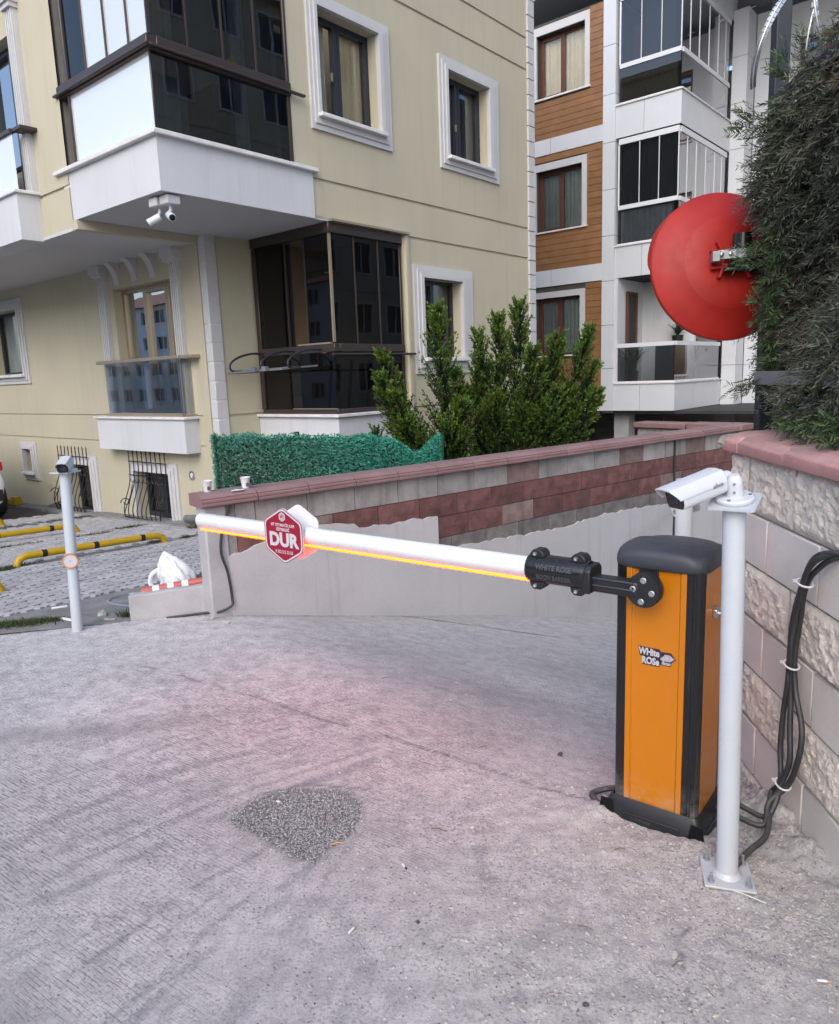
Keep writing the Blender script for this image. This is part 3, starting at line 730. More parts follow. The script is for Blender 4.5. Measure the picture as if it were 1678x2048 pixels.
def window(bld, T, a0, a1, z0, z1, mulls=(), rec=.13, fr=.042, frame=None, glass=None, cur=None, sur=None, sill=True, sash=True, steps=3, cuts=None, sash_w=.032):
    frame = frame or m_charc; glass = glass or g_clear
    b = B(); ring(b, T, (a0, a1, z0, z1), (a0 + fr, a1 - fr, z0 + fr, z1 - fr), -rec - .06, -rec)
    edges = [a0 + fr] + [m for m in mulls] + [a1 - fr]; lights = []
    for k in range(len(edges) - 1):
        l0 = edges[k] + (fr * .55 if k else 0); l1 = edges[k + 1] - (fr * .55 if k < len(edges) - 2 else 0)
        if k < len(mulls): b.fbox(T, edges[k + 1] - fr * .55, edges[k + 1] + fr * .55, z0 + fr, z1 - fr, -rec - .055, -rec + .006)
        lights.append((l0, l1))
    if sash:
        for k, (l0, l1) in enumerate(lights):
            if sash is True or k in sash:
                ring(b, T, (l0, l1, z0 + fr, z1 - fr), (l0 + sash_w, l1 - sash_w, z0 + fr + sash_w, z1 - fr - sash_w), -rec - .05, -rec + .014)
    w = b.build('window', frame, bld)
    for l0, l1 in lights: pane(T, l0, l1, z0 + fr, z1 - fr, -rec - .03, glass, w)
    if cur:
        for k, c in enumerate(cur):
            if c: curtain(T, c[0], c[1], z0 + .02, z1 - .02, -rec - .10, c[2], w)
    if sur:
        b = B(); n = steps
        for k in range(n):
            f = k / n
            o = [sur[0] + (a0 - sur[0]) * f, sur[1] + (a1 - sur[1]) * f, sur[2] + (z0 - sur[2]) * f, sur[3] + (z1 - sur[3]) * f]
            g = [sur[0] + (a0 - sur[0]) * (k + 1) / n, sur[1] + (a1 - sur[1]) * (k + 1) / n, sur[2] + (z0 - sur[2]) * (k + 1) / n, sur[3] + (z1 - sur[3]) * (k + 1) / n]
            ring(b, T, o, g, -.01, .030 + .018 * k if n > 1 else .04)
        b.build('surround', m_trim, w)
    if sill:
        s0, s1 = (a0 - .05, a1 + .05) if sur else (a0 - .02, a1 + .02)
        b = B(); b.fbox(T, s0, s1, z0 - .055, z0 - .012, -rec + .01, .115 if sur else .06); b.build('sill', m_marble, w, bevel=.006)
    return w

# ================================================================== YELLOW APARTMENT HOUSE
hs = empty('apartment_building', BO, BA, label='pale yellow rendered apartment house with white stepped window surrounds and a glazed corner balcony', cat='building')
Y0, YQ, XB = 6.567, 8.09, .647
g = .036
# --- ground floor, court side
TL = FX(0)
cells = [(YQ, 30, 1.178, 1.178 + g, .02), (YQ, 30, .780, .780 + g, .02),
         (13.62, 14.86, 1.905, 2.985, None), (8.84, 10.40, 1.23, 2.98, None), (13.745, 14.10, .19, .59, None), (11.61, 12.42, -.42, .404, None), (9.31, 10.25, -.30, .395, None)]
facade('wall', TL, YQ, 24, -1.6, 3.335, cells, m_yellow, hs)
window(hs, TL, 13.62, 14.86, 1.905, 2.985, (13.99,), sur=(13.45, 15.03, 1.735, 3.16), cur=[(14.0, 14.85, m_curtain2)], glass=g_clear, sash=(0,))
window(hs, TL, 13.745, 14.10, .19, .59, (), sur=(13.58, 14.21, .035, .71), fr=.03, sash=False, cur=[(13.9, 14.1, m_curtain2)])
wa = window(hs, TL, 11.61, 12.42, -.42, .404, (11.98,), sur=(11.425, 12.60, -.42, .545), sill=False)
wb = window(hs, TL, 9.31, 10.25, -.30, .395, (9.75,), sur=(9.135, 10.40, -.30, .535), sill=False)
# balcony door with white net curtains, three lights
wj = window(hs, TL, 8.84, 10.40, 1.23, 2.98, (9.19, 9.79), frame=m_bronze, glass=g_mirror, sill=False, sash=(1,), fr=.06, cur=[(8.9, 9.6, m_curtain), (9.9, 10.3, m_curtain2)])
# French balcony in front of it
b = B(); b.fbox(TL, 8.545, 10.86, .72, 1.165, -.05, .215); jb = b.build('balcony', m_white, hs)
b = B(); b.fbox(TL, 8.50, 10.90, 1.166, 1.200, -.05, .25); b.build('ledge', m_marble, jb, bevel=.006)
b = B(); b.fbox(TL, 8.62, 10.62, 1.201, 1.245, .13, .18); b.fbox(TL, 8.545, 8.585, 1.201, 1.23, -.01, .16); b.build('base_rail', m_bronze, jb)
pane(TL, 8.63, 10.58, 1.245, 1.945, .155, g_rail, jb, 'glass_panel')
pane(lambda a, z, d: TL(8.60, z, a), .0, .15, 1.24, 1.945, 0, g_rail, jb, 'glass_panel')
b = B(); b.fbox(TL, 8.60, 10.76, 1.946, 1.99, .125, .185); b.fbox(TL, 8.33, 8.5995, 1.946, 1.985, -.02, .17); b.build('hand_rail', m_bronze, jb, bevel=.006)
# fluted pilasters with capitals, scrolled brackets above the door
def pilaster(a0, a1, z0, z1):
    b = B(); n = 4; w = (a1 - a0) / n
    b.fbox(TL, a0, a1, z0, z1, -.02, .045)
    for k in range(n): b.fbox(TL, a0 + w * (k + .16), a0 + w * (k + .84), z0 + .02, z1, .0455, .066)
    p = b.build('pilaster', m_trim, hs)
    b = B(); h = [(0, .0), (.02, .03), (.06, .05), (.10, .075), (.13, .075), (.185, .075)]
    for (q0, e0), (q1, e1) in zip(h[:-1], h[1:]): b.fbox(TL, a0 - e1 * .7, a1 + e1 * .7, z1 + q0, z1 + q1 - .0005, -.02, .07 + e1)
    b.build('capital', m_trim, p)
pilaster(8.64, 8.82, 1.2005, 3.15); pilaster(10.535, 10.735, 1.2005, 3.15)
for a in (9.29, 9.76, 10.24):
    prof_ = [(0, 3.02)] + [(.03 + .26 * (1 - math.cos(t)) * .9, 3.03 + .32 * math.sin(t)) for t in (k * math.pi / 2 / 8 for k in range(9))] + [(.30, 3.335), (0, 3.335)]
    b = B(); b.prism(prof_, lambda x, y, d: TL(a + d, y, x - .01), -.065, .065); b.build('bracket', m_trim, hs)
b = B()
for k in range(12): pass
# vent in the wall
b = B(); MT_ = Matrix.Translation(Vector((-.002, 8.80, .40))) @ Matrix.Rotation(R(-90), 4, 'Y')
b.lathe([(.062, -.01), (.062, .014), (.046, .014), (.046, .0)], 20, MT_, cap1=True); vt = b.build('vent', m_steel, hs, smooth=True)
b = B(); b.lathe([(.03, .001), (.03, .012), (.02, .012)], 12, MT_ @ Matrix.Translation((.006, .004, 0))); b.build('vent_flap', m_paper, vt)
# corner strip and quoin
b = B(); b.fbox(TL, 8.21, 8.38, -1.6, 3.33, -.02, .03); b.build('corner_pilaster', m_yellow, hs)
z = -1.2; qsrc = None
while z < 3.4:
    h = min(.237, 3.405 - z)
    b = B(); b.box8([Vector(p) for p in ((-.022, 8.068, z), (.145, 8.068, z), (.145, 8.20, z), (-.022, 8.20, z), (-.022, 8.068, z + h - .016), (.145, 8.068, z + h - .016), (.145, 8.20, z + h - .016), (-.022, 8.20, z + h - .016))])
    b.build('quoin_block', m_trim, hs, bevel=.006, seg=1); z += .237
b = B(); b.box((.062, 8.135, 1), (.155, .125, 5)); b.build('quoin_core', m_white, hs)
# --- set-back wall beside the glazed bay
facade('wall', FY(YQ), .1, XB + 2.4, -1.6, 3.42, [(0, 9, 1.178, 1.178 + g, .02)], m_yellow, hs)
# --- glazed corner bay
b = B(); b.box8([Vector(p) for p in ((XB, Y0, -1.6), (1.93, Y0, -1.6), (1.93, YQ, -1.6), (XB, YQ, -1.6), (XB, Y0, 1.155), (1.93, Y0, 1.155), (1.93, YQ, 1.155), (XB, YQ, 1.155))])
bay = b.build('glazed_bay', m_white, hs)
b = B(); b.box8([Vector(p) for q in (1.1555, 1.192) for p in ((XB - .05, Y0 - .05, q), (1.96, Y0 - .05, q), (1.96, YQ - .1, q), (XB - .05, YQ - .005, q))]); b.build('ledge', m_marble, bay, bevel=.006)
TBx, TBy = FX(XB + .02), FY(Y0 + .02)
b = B()
for z0, z1, dd in ((1.193, 1.25, .0), (1.935, 2.03, .02), (3.29, 3.405, .03)):
    b.fbox(TBx, Y0 + .02 - dd, YQ - .06, z0, z1, -.07, dd); b.fbox(TBy, XB + .09, 1.93, z0, z1, -.07, dd)
b.fbox(TBx, 7.97, 8.05, 1.25, 3.29, -.05, 0); b.fbox(TBy, 1.895, 1.93, 1.25, 3.29, -.05, 0); b.build('bay_frame', m_brown, bay, bevel=.006, seg=1)
b = B(); b.fbox(TBy, XB + .0, 2.03, 3.406, 3.432, -.03, .09); b.build('drip_trim', m_bronze, bay)
for q in ((6.63, 7.22, 2.0305, 2.05, -.03, .026), (Y0 + .02, Y0 + .042, 2.05, 3.29, -.03, .004), (6.60, 7.4, 1.2505, 1.262, -.03, .012)):
    b = B(); b.fbox(TBx, *q); b.build('bright_edge', m_bronze, bay)
b = B()
for a in (1.07, 1.49): b.fbox(TBy, a - .008, a + .008, 2.031, 3.29, -.02, .004)
for a in (7.04, 7.39): b.fbox(TBx, a - .008, a + .008, 2.031, 3.29, -.02, .004)
b.build('panel_edge', m_brown, bay)
for a0, a1 in ((XB + .04, 1.06), (1.08, 1.48), (1.5, 1.9)): pane(TBy, a0, a1, 2.03, 3.29, -.01, g_dark, bay, 'glass_panel')
pane(TBy, XB + .04, 1.9, 1.25, 1.935, -.02, g_dark, bay, 'glass_panel')
pane(TBx, Y0 + .03, 7.97, 1.25, 1.935, -.02, g_dark, bay, 'glass_panel')
pane(TBx, 7.40, 7.97, 2.03, 3.29, -.01, g_dark, bay, 'glass_panel')
pane(TBx, Y0 + .03, 7.03, 2.03, 3.29, -.01, g_dark, bay, 'glass_panel')
b = B(); b.box((XB + .12, 7.69, 2.66), (.02, .56, 1.25)); b.build('folded_panel', m_charc, bay)
# inside of the bay
b = B(); b.box((1.99, 7.3, 2.2), (.05, 1.55, 2.4)); b.build('inner_wall', m_yellow, bay)
b = B(); b.box((1.3, 7.3, 3.415), (1.3, 1.5, .02)); b.build('bay_ceiling', m_soffit, bay)
b = B(); b.lathe([(.01, 0), (.035, 0), (.035, .07), (.02, .1), (.01, .1)], 12, Matrix.Translation((1.42, 7.6, 1.97))); b.build('lamp_shade', EMIT('warm_lamp', (1, .42, .08), 4), bay)
b = B(); b.lathe([(.045, 0), (.05, .02), (.04, .04)], 12, Matrix.Translation((.75, 8.07, 2.38)) @ Matrix.Rotation(R(90), 4, 'X')); b.tube([(.75, 8.06, 2.43), (.75, 8.06, 2.55)], .004, 5); b.build('wind_chime', m_mahog, bay)
b = B()
for x in (.9, 1.25, 1.6): b.bar((x, 7.0, 1.2), (x + .1, 7.0, 1.85), .03, .03)
b.box((1.25, 7.05, 1.72), (.9, .35, .03)); b.build('drying_frame', m_charc, bay)

# --- gable-side facade
TR = FY(Y0)
cells = [(.17, 6, 3.822, 3.822 + g, .022), (1.93, 6, 3.372, 3.372 + g, .022), (.17, 6, 6.125, 6.125 + g, .022), (.17, 6, 6.565, 6.565 + g, .022), (1.93, 6, 1.178, 1.178 + g, .02),
         (.60, 1.59, 4.55, 5.64, None), (2.935, 3.90, 4.54, 5.61, None), (2.29, 3.15, 1.86, 2.90, None), (.60, 1.59, 7.32, 8.4, None), (2.935, 3.90, 7.31, 8.38, None)]
facade('wall', TR, 1.93, 4.985, -1.6, 9.2, cells, m_yellow, hs)
facade('wall', TR, .17, 1.9305, 3.42, 9.2, cells, m_yellow, hs)
w1 = window(hs, TR, .60, 1.59, 4.55, 5.64, (1.045,), sur=(.475, 1.80, 4.37, 5.78), cur=[(1.06, 1.58, m_cream), (.62, .95, m_curtain)], glass=GLASS('bedroom_glass', (.88, .88, .86), .10))
w2 = window(hs, TR, 2.935, 3.90, 4.54, 5.61, (3.35,), sur=(2.78, 4.16, 4.365, 5.77), cur=[(3.62, 3.9, m_curtain2)], glass=GLASS('dim_glass', (.3, .31, .34), .12))
w3 = window(hs, TR, 2.29, 3.15, 1.86, 2.90, (2.68,), sur=(2.12, 3.42, 1.64, 3.06), cur=[(2.3, 3.15, m_curtain)], glass=g_tint, sash=(0,))
for a0, a1 in ((.6, 1.59), (2.935, 3.9)): window(hs, TR, a0, a1, 7.32, 8.38, ((a0 + a1) / 2,), sur=(a0 - .14, a1 + .2, 7.14, 8.55))
b = B(); b.box((.82, Y0 + .45, 5.56), (.5, .03, .05)); b.build('ceiling_lamp', EMIT('lamp_yellow', (1, .62, .04), 1.6), w1)
# handles
for (a, z_) in ((.93, 5.05), (3.28, 5.0), (2.58, 2.3)):
    b = B(); b.fbox(TR, a, a + .014, z_ - .06, z_ + .03, -.115, -.09); b.build('window_handle', m_bronze, w1 if a < 1 else (w2 if a > 3 else w3))
# right-hand quoin
z = -1.5
while z < 9.1:
    b = B(); b.box8([Vector(p) for q in (z, z + .205) for p in ((4.985, Y0 - .03, q), (5.16, Y0 - .03, q), (5.16, Y0 + .18, q), (4.985, Y0 + .18, q))]); b.build('quoin_block', m_trim, hs); z += .2215
b = B(); b.box((5.07, Y0 + .09, 3.8), (.165, .17, 10.7)); b.build('quoin_core', m_white, hs)
# --- glazed corner balcony upstairs
XA, YB = -1.49, 6.547
def balcony_box(z, name='balcony'):
    b = B(); b.box8([Vector(p) for q in (z, z + .485) for p in ((XA, YB, q), (.44, YB, q), (.44, 8.43, q), (XA, 8.43, q))]); s = b.build(name, m_white, hs)
    b = B(); b.box8([Vector(p) for q in (z + .4855, z + .53) for p in ((XA - .055, YB - .055, q), (.49, YB - .055, q), (.49, 8.3, q), (XA - .055, 8.55, q))]); b.build('ledge', m_marble, s, bevel=.008)
    return s
bal = balcony_box(3.41)
TAx, TAy = FX(XA + .02), FY(YB + .02)
b = B()
b.fbox(TAx, YB + .02, 8.15, 3.941, 3.965, -.05, .0); b.fbox(TAy, XA + .07, .18, 3.941, 3.965, -.05, 0)
b.fbox(TAx, YB - .0, 8.35, 4.625, 4.755, -.07, .03); b.fbox(TAy, XA + .09, .19, 4.625, 4.755, -.07, .03)
b.fbox(TAx, YB - .05, 8.36, 4.64, 4.665, .031, .075); b.fbox(TAy, XA + .0, .36, 4.64, 4.665, .031, .075)
b.fbox(TAx, 8.13, 8.16, 3.965, 6.4, -.05, .01); b.fbox(TAy, .15, .19, 3.965, 6.4, -.05, .01); b.fbox(TAx, YB + .02, YB + .04, 3.965, 4.625, -.02, 0)
b.build('balcony_frame', m_brown, bal, bevel=.006, seg=1)
b = B()
for a in (6.9, 7.31, 7.73, 8.12): b.fbox(TAx, a - .008, a + .008, 4.757, 6.4, -.03, .006)
for a in (-1.05, -.645, -.24): b.fbox(TAy, a - .009, a + .009, 4.757, 6.4, -.03, .006)
b.fbox(TAx, YB + .0, YB + .02, 4.757, 6.4, -.03, .006)
b.build('panel_edge', m_brown, bal)
g_skywhite = GLASS('sky_white_mirror_glass', (.30, .32, .34), .93, gcol=(1, .92, .83), sky_white=.42)  # bright sky reflection painted in: a white diffuse share and warmed mirror tint
g_skywhite2 = GLASS('sky_white_mirror_glass_upper', (.30, .32, .34), .90, gcol=(1, .92, .83), sky_white=.38)
pane(TAx, YB + .04, 8.13, 3.965, 4.625, -.01, g_skywhite, bal, 'glass_panel')
pane(TAy, XA + .04, .15, 3.965, 4.625, -.01, g_tint, bal, 'glass_panel')
for a0, a1 in ((YB + .03, 6.89), (6.91, 7.30), (7.32, 7.72)): pane(TAx, a0, a1, 4.757, 6.4, -.01, g_skywhite2, bal, 'glass_panel')
pane(TAx, 7.74, 8.11, 4.757, 6.4, -.012, g_dark, bal, 'glass_panel')
for a0, a1 in ((XA + .04, -1.06), (-1.04, -.655), (-.635, -.25), (-.23, .15)): pane(TAy, a0, a1, 4.757, 6.4, -.01, g_tint, bal, 'glass_panel')
# what stands inside it
b = B(); b.box((.02, 7.5, 5.02), (.06, 1.8, 3)); b.build('inner_wall', m_room, bal)
b = B(); b.box((-.6, 8.35, 5.02), (1.7, .06, 3)); b.build('inner_wall', m_room, bal)
b = B(); b.box((-.38, 8.15, 4.6), (.20, .05, 1.3)); b.build('yellow_curtain', MAT('ochre_curtain', (.55, .36, .03), .9), bal)
b = B(); b.add([(-.56, 6.72, 4.80), (-.36, 6.74, 4.79), (-.37, 6.74, 4.93)], [(0, 1, 2)]); b.prism([(0, 0), (.2, 0), (.19, .12)], lambda x, y, d: Vector((-.56 + x, 6.73 + d, 4.80 + y)), 0, .01); b.build('yellow_cloth', MAT('yellow_cloth', (.85, .62, .02), .7), bal)
curtain(TAy, -1.40, -.95, 3.98, 4.6, -.35, m_curtain2, bal, .012, .09); curtain(TAy, -.22, .12, 3.98, 6.2, -.45, m_curtain2, bal, .03, .14); curtain(TAy, -.95, -.62, 4.78, 6.2, -.9, m_curtain, bal, .03, .12)
b = B(); b.box((-1.1, 7.9, 4.3), (.5, .3, .5)); b.box((-.15, 7.6, 4.35), (.16, .5, 1.0)); b.build('cabinet', m_mahog, bal)
balcony_box(6.28, 'balcony')
# --- projecting upper wing
TW = FX(-1.5)
facade('wall', TW, 8.30, 24, 3.31, 9.2, [(8, 30, 3.745, 3.745 + g, .022), (9.25, 10.8, 3.83, 5.55, None), (13.6, 14.9, 4.55, 5.64, None)], m_yellow, hs)
b = B(); b.box8([Vector(p) for q in (3.31, 3.4095) for p in ((-1.5, 8.21, q), (.03, 8.21, q), (.03, 8.30, q), (-1.5, 8.30, q))]); b.build('beam', m_yellow, hs)
b = B(); b.box8([Vector(p) for q in (3.325, 3.38) for p in ((-1.485, 8.30, q), (.2, 8.30, q), (.2, 24, q), (-1.485, 24, q))]); b.build('soffit', m_soffit, hs)
b = B(); b.box8([Vector(p) for q in (3.4085, 3.45) for p in ((XA + .02, YB + .02, q), (1.9, YB + .02, q), (1.9, 8.2, q), (XA + .02, 8.2, q))]); b.build('soffit', m_soffit, hs)
b = B(); b.fbox(TW, 8.30, 24, 3.30, 3.335, -.06, .012); b.build('drip_edge', m_trim, hs)
# its French balcony and window at the left edge of the view
b = B(); b.fbox(TW, 9.03, 11.1, 3.29, 3.785, -.05, .25); jw = b.build('balcony', m_white, hs)
b = B(); b.fbox(TW, 8.99, 11.14, 3.786, 3.82, -.05, .285); b.build('ledge', m_marble, jw, bevel=.006)
pane(TW, 9.12, 11.0, 3.85, 4.44, .18, g_skywhite, jw, 'glass_panel')
b = B(); b.fbox(TW, 9.1, 11.2, 4.441, 4.48, .15, .21); b.fbox(TW, 8.88, 9.0995, 4.441, 4.475, -.02, .19); b.build('hand_rail', m_brown, jw)
window(hs, TW, 9.25, 10.8, 3.83, 5.55, (9.6, 10.2), frame=m_charc, glass=g_mirror, sill=False, sash=(1,))
window(hs, TW, 13.6, 14.9, 4.55, 5.64, (14.2,), sur=(13.45, 15.05, 4.37, 5.78))
def pil2(a0, a1, z0, z1):
    b = B(); n = 4; w = (a1 - a0) / n
    b.fbox(TW, a0, a1, z0, z1, -.02, .05)
    for k in range(n): b.fbox(TW, a0 + w * (k + .16), a0 + w * (k + .84), z0, z1, .0505, .07)
    p = b.build('pilaster', m_trim, hs)
    b = B()
    for q0, q1, e in ((0, .05, .03), (.05, .1, .055), (.1, .22, .08)): b.fbox(TW, a0 - e * .6, a1 + e * .6, z1 + q0, z1 + q1 - .0005, -.02, .07 + e)
    b.build('capital', m_trim, p)
pil2(9.02, 9.20, 3.8205, 5.72); pil2(10.85, 11.03, 3.8205, 5.72)
# floors, far walls and roof close the house
b = B()
for z in (1.1, 3.5, 6.28, 9.1): b.box8([Vector(p) for q in (z, z + .09) for p in (((.25 if z < 3 else -1.3) + (.0), 8.5, q), (5.1, 8.5, q), (5.1, 23.9, q), ((.25 if z < 3 else -1.3), 23.9, q))]); b.box8([Vector(p) for q in (z + .001, z + .088) for p in ((2.05, Y0 + .25, q), (5.05, Y0 + .25, q), (5.05, 8.5, q), (2.05, 8.5, q))])
b.build('floor_slab', m_room, hs)
b = B(); b.box((5.08, 15.3, 3.8), (.12, 17.1, 10.8)); b.box((1.9, 24, 3.8), (6.9, .1, 10.8)); b.box((1.8, 15.6, 9.28), (7.0, 18.3, .12)); b.box((2.0, 7.6, 6.3), (.1, 1.9, 5.6)); b.box((.6, 12, 1), (.05, .1, 1)); b.build('wall', m_yellow, hs)
b = B(); b.box((3.2, 10.4, 2), (.05, 3.5, 6)); b.box((2.5, 13.2, 2), (4, .05, 6)); b.build('partition', m_room, hs)

# wrought iron grilles: straight spikes above, a belly of S-curves below, scrolls in the rings
def grille(w, T, a0, a1, z0, zb, zt):
    n = 9; b = B()
    for k in range(n):
        a = a0 + (a1 - a0) * k / (n - 1)
        pth = [(a, zt, .07), (a, zb, .07), (a, zb - .16, .075), (a, zb - .34, .10), (a, zb - .52, .17), (a, zb - .70, .225), (a, zb - .85, .20), (a, max(z0, zb - .95), .14)]
        b.tube(smoothpath([T(*p) for p in pth], 4), .0075, 5)
        b.tube([T(a, zt - .005, .07), T(a, zt + .045, .07)], [.012, .001], 5)
    g_ = b.build('window_grille', m_iron, w, smooth=True)
    for z, d in ((zb, .07), (zb - .20, .08), (zb - .80, .222), (zb - .95, .14)):
        b = B(); b.tube([T(a0 - .02, z, d), T(a1 + .02, z, d)], .008, 5); b.build('cross_bar', m_iron, g_)
    b = B()
    for k in range(n - 1):
        a = a0 + (a1 - a0) * (k + .5) / (n - 1); r_ = (a1 - a0) / (n - 1) * .42
        b.tube([T(a + r_ * math.cos(t), zb - .255 + r_ * math.sin(t), .085) for t in (math.pi * j / 6 for j in range(6, 13))], .006, 4)
        b.tube([T(a + r_ * math.cos(t), zb - .865 + r_ * 1.1 * math.sin(t), .20) for t in (2 * math.pi * j / 8 for j in range(9))], .006, 4)
    for a, s in ((a0, 1), (a1, -1)):
        for d in (0,):
            sp = [T(a - s * .02, zb - .60 + .07 * math.sin(t) * (1 - t / 9), .07 + .11 + .08 * math.cos(t) * (1 - t / 9)) for t in (j * .45 for j in range(15))]
            b.tube(sp, .0075, 5)
            b.tube(smoothpath([T(a, zb - .2, .02), T(a, zb - .5, .10), T(a, zb - .75, .22), T(a, zb - .9, .15), T(a, zb - .94, .02)], 4), .0075, 5)
    b.build('scroll', m_iron, g_)
grille(wa, TL, 11.63, 12.63, -.45, .535, .665); grille(wb, TL, 9.345, 10.32, -.45, .535, .665)

# ================================================================== TIMBER AND WHITE PANEL APARTMENT HOUSE
h2 = empty('apartment_building', BO, BA, label='white panelled apartment house with orange brown timber cladding and stacked corner balconies', cat='building')
K = 10.0; TK = FX(K); Y2 = 6.114; TY = FY(Y2)
WINS = ((8.21, 9.40, 7.585, 8.88), (8.275, 9.435, 4.765, 6.075), (8.318, 9.475, 1.985, 3.29))
cells = [(w[0], w[1], w[2], w[3], None) for w in WINS]
facade('wall', TK, 7.76, 11.2, .70, 9.12, cells, m_joint, h2)
SURW = ((8.10, 9.55, 7.565, 9.045), (8.155, 9.585, 4.745, 6.225), (8.19, 9.635, 1.965, 3.425))
# timber boards, each its own piece
def boards(z0, z1, y0, y1, holes, n):
    h = (z1 - z0) / n
    for i in range(n):
        b0, b1 = z0 + h * i, z0 + h * (i + 1) - .008
        segs = [(y0, y1)]
        for H in holes:
            if b1 > H[2] + .001 and b0 < H[3] - .001:
                segs = [q for s in segs for q in ((s[0], min(s[1], H[0] - .001)), (max(s[0], H[1] + .001), s[1])) if q[1] - q[0] > .02]
                if H[2] > b0 + .03 or H[3] < b1 - .03: pass
        for s in segs:
            b = B(); b.fbox(TK, s[0], s[1], b0, b1, .001, .018); b.build('cladding_board', m_wood, h2)
for z0, z1 in ((1.088, 3.545), (3.915, 6.40), (6.735, 9.10)):
    boards(z0, z1, 7.785, 10.6, SURW, 18)
for z0, z1 in ((.70, 1.084), (3.55, 3.91), (6.405, 6.73)):
    for y0, y1 in ((7.785, 9.05), (9.06, 10.6)):
        b = B(); b.fbox(TK, y0, y1, z0, z1, .0, .035); b.build('cladding_panel', m_clad, h2)
mats_c = (m_cream, m_curtain2, m_curtain2)
for w, s, mu, c in zip(WINS, SURW, (8.815, 8.86, 8.90), mats_c):
    ww = window(h2, TK, w[0], w[1], w[2], w[3], (mu,), rec=.14, fr=.055, frame=m_mahog, glass=g_clear, cur=[(w[0] + .03, mu - .02, c), (mu + .02, w[1] - .03, c)], sur=s, sill=False, steps=1, sash=(1,))
    b = B(); b.fbox(TK, s[0] - .02, s[1] + .02, w[2] - .035, w[2] - .0, -.14, .06); b.build('sill', m_marble, ww)
# white pilaster of panels between timber and balconies
z = .70
for i in range(10):
    z1 = min(z + .94, 9.15); b = B(); b.box8([Vector(p) for q in (z, z1 - .010) for p in ((K - .045, 7.50, q), (K + .3, 7.50, q), (K + .3, 7.78, q), (K - .045, 7.78, q))])
    b.build('cladding_panel', m_clad, h2); z += .94
    if z > 9: break
b = B(); b.box((K + .13, 7.64, 4.9), (.28, .26, 8.5)); b.build('pilaster_core', m_joint, h2)
# corner balconies
XR = 12.80
def slab(z0, z1, name='balcony'):
    b = B(); b.box8([Vector(p) for q in (z0 + .01, z1) for p in ((K + .01, Y2 + .01, q), (13.1, Y2 + .01, q), (13.1, 7.5, q), (K + .01, 7.5, q))]); s = b.build(name, m_joint, h2)
    for y0, y1 in ((Y2 + .0, 6.88), (6.888, 7.499)):
        b = B(); b.fbox(TK, y0, y1, z0, z1, -.01, .004); b.build('cladding_panel', m_clad, s)
    for x0, x1 in ((K - .004, 11.18), (11.188, 12.17), (12.178, 13.10)):
        b = B(); b.fbox(TY, x0 + .0005, x1, z0, z1, -.01, .0035); b.build('cladding_panel', m_clad, s)
    b = B(); b.box8([Vector(p) for q in (z1 + .001, z1 + .03) for p in ((K - .035, Y2 - .035, q), (13.1, Y2 - .035, q), (13.1, 7.53, q), (K - .035, 7.53, q))]); b.build('ledge', m_marble, s)
    return s
s1 = slab(.70, 1.28); s2 = slab(3.555, 4.20); s3 = slab(6.385, 7.01); s4 = slab(9.10, 9.7)
def glaze(s, z0, zr, zt, gl, gr, ul, ur, lower=True):
    b = B()
    b.fbox(TK, Y2 + .03, 7.44, zr, zr + .085, -.07, -.01); b.fbox(TY, K + .09, XR, zr, zr + .085, -.07, -.01)
    b.fbox(TK, Y2 + .03, 7.46, z0, z0 + .03, -.05, -.02); b.fbox(TY, K + .05, XR, z0, z0 + .03, -.05, -.02)
    if zt:
        b.fbox(TK, Y2 + .03, 7.44, zt - .11, zt, -.07, -.01); b.fbox(TY, K + .09, XR, zt - .11, zt, -.07, -.01)
        b.fbox(TK, 7.42, 7.455, zr + .085, zt - .11, -.05, -.02)
        for a in (6.56, 6.98): b.fbox(TK, a - .007, a + .007, zr + .085, zt - .11, -.04, -.02)
        for a in (10.45, 10.95, 11.5, 12.05, 12.5): b.fbox(TY, a - .007, a + .007, zr + .085, zt - .11, -.04, -.02)
        b.fbox(TK, Y2 + .03, Y2 + .05, zr + .085, zt - .11, -.04, -.02)
    b.build('balcony_frame', m_pvc, s)
    pane(TK, Y2 + .04, 7.44, z0 + .03, zr, -.03, gl, s, 'glass_panel'); pane(TY, K + .05, XR, z0 + .03, zr, -.03, gr, s, 'glass_panel')
    if zt:
        for a0, a1 in ((Y2 + .05, 6.55), (6.57, 6.97), (6.99, 7.42)): pane(TK, a0, a1, zr + .085, zt - .11, -.03, ul, s, 'glass_panel')
        for a0, a1 in ((K + .05, 10.44), (10.46, 10.94), (10.96, 11.49), (11.51, 12.04), (12.06, 12.49), (12.51, XR)): pane(TY, a0, a1, zr + .085, zt - .11, -.03, ur, s, 'glass_panel')
g_b = GLASS('balcony_glass', (.40, .42, .46), .07); g_refl = GLASS('balcony_side_glass', (.5, .5, .52), .38)
glaze(s1, 1.31, 2.07, None, g_rail, g_rail, None, None)
glaze(s2, 4.23, 4.95, 6.36, g_b, g_refl, g_b, g_refl)
glaze(s3, 7.04, 7.72, 9.10, g_b, g_refl, g_b, g_refl)
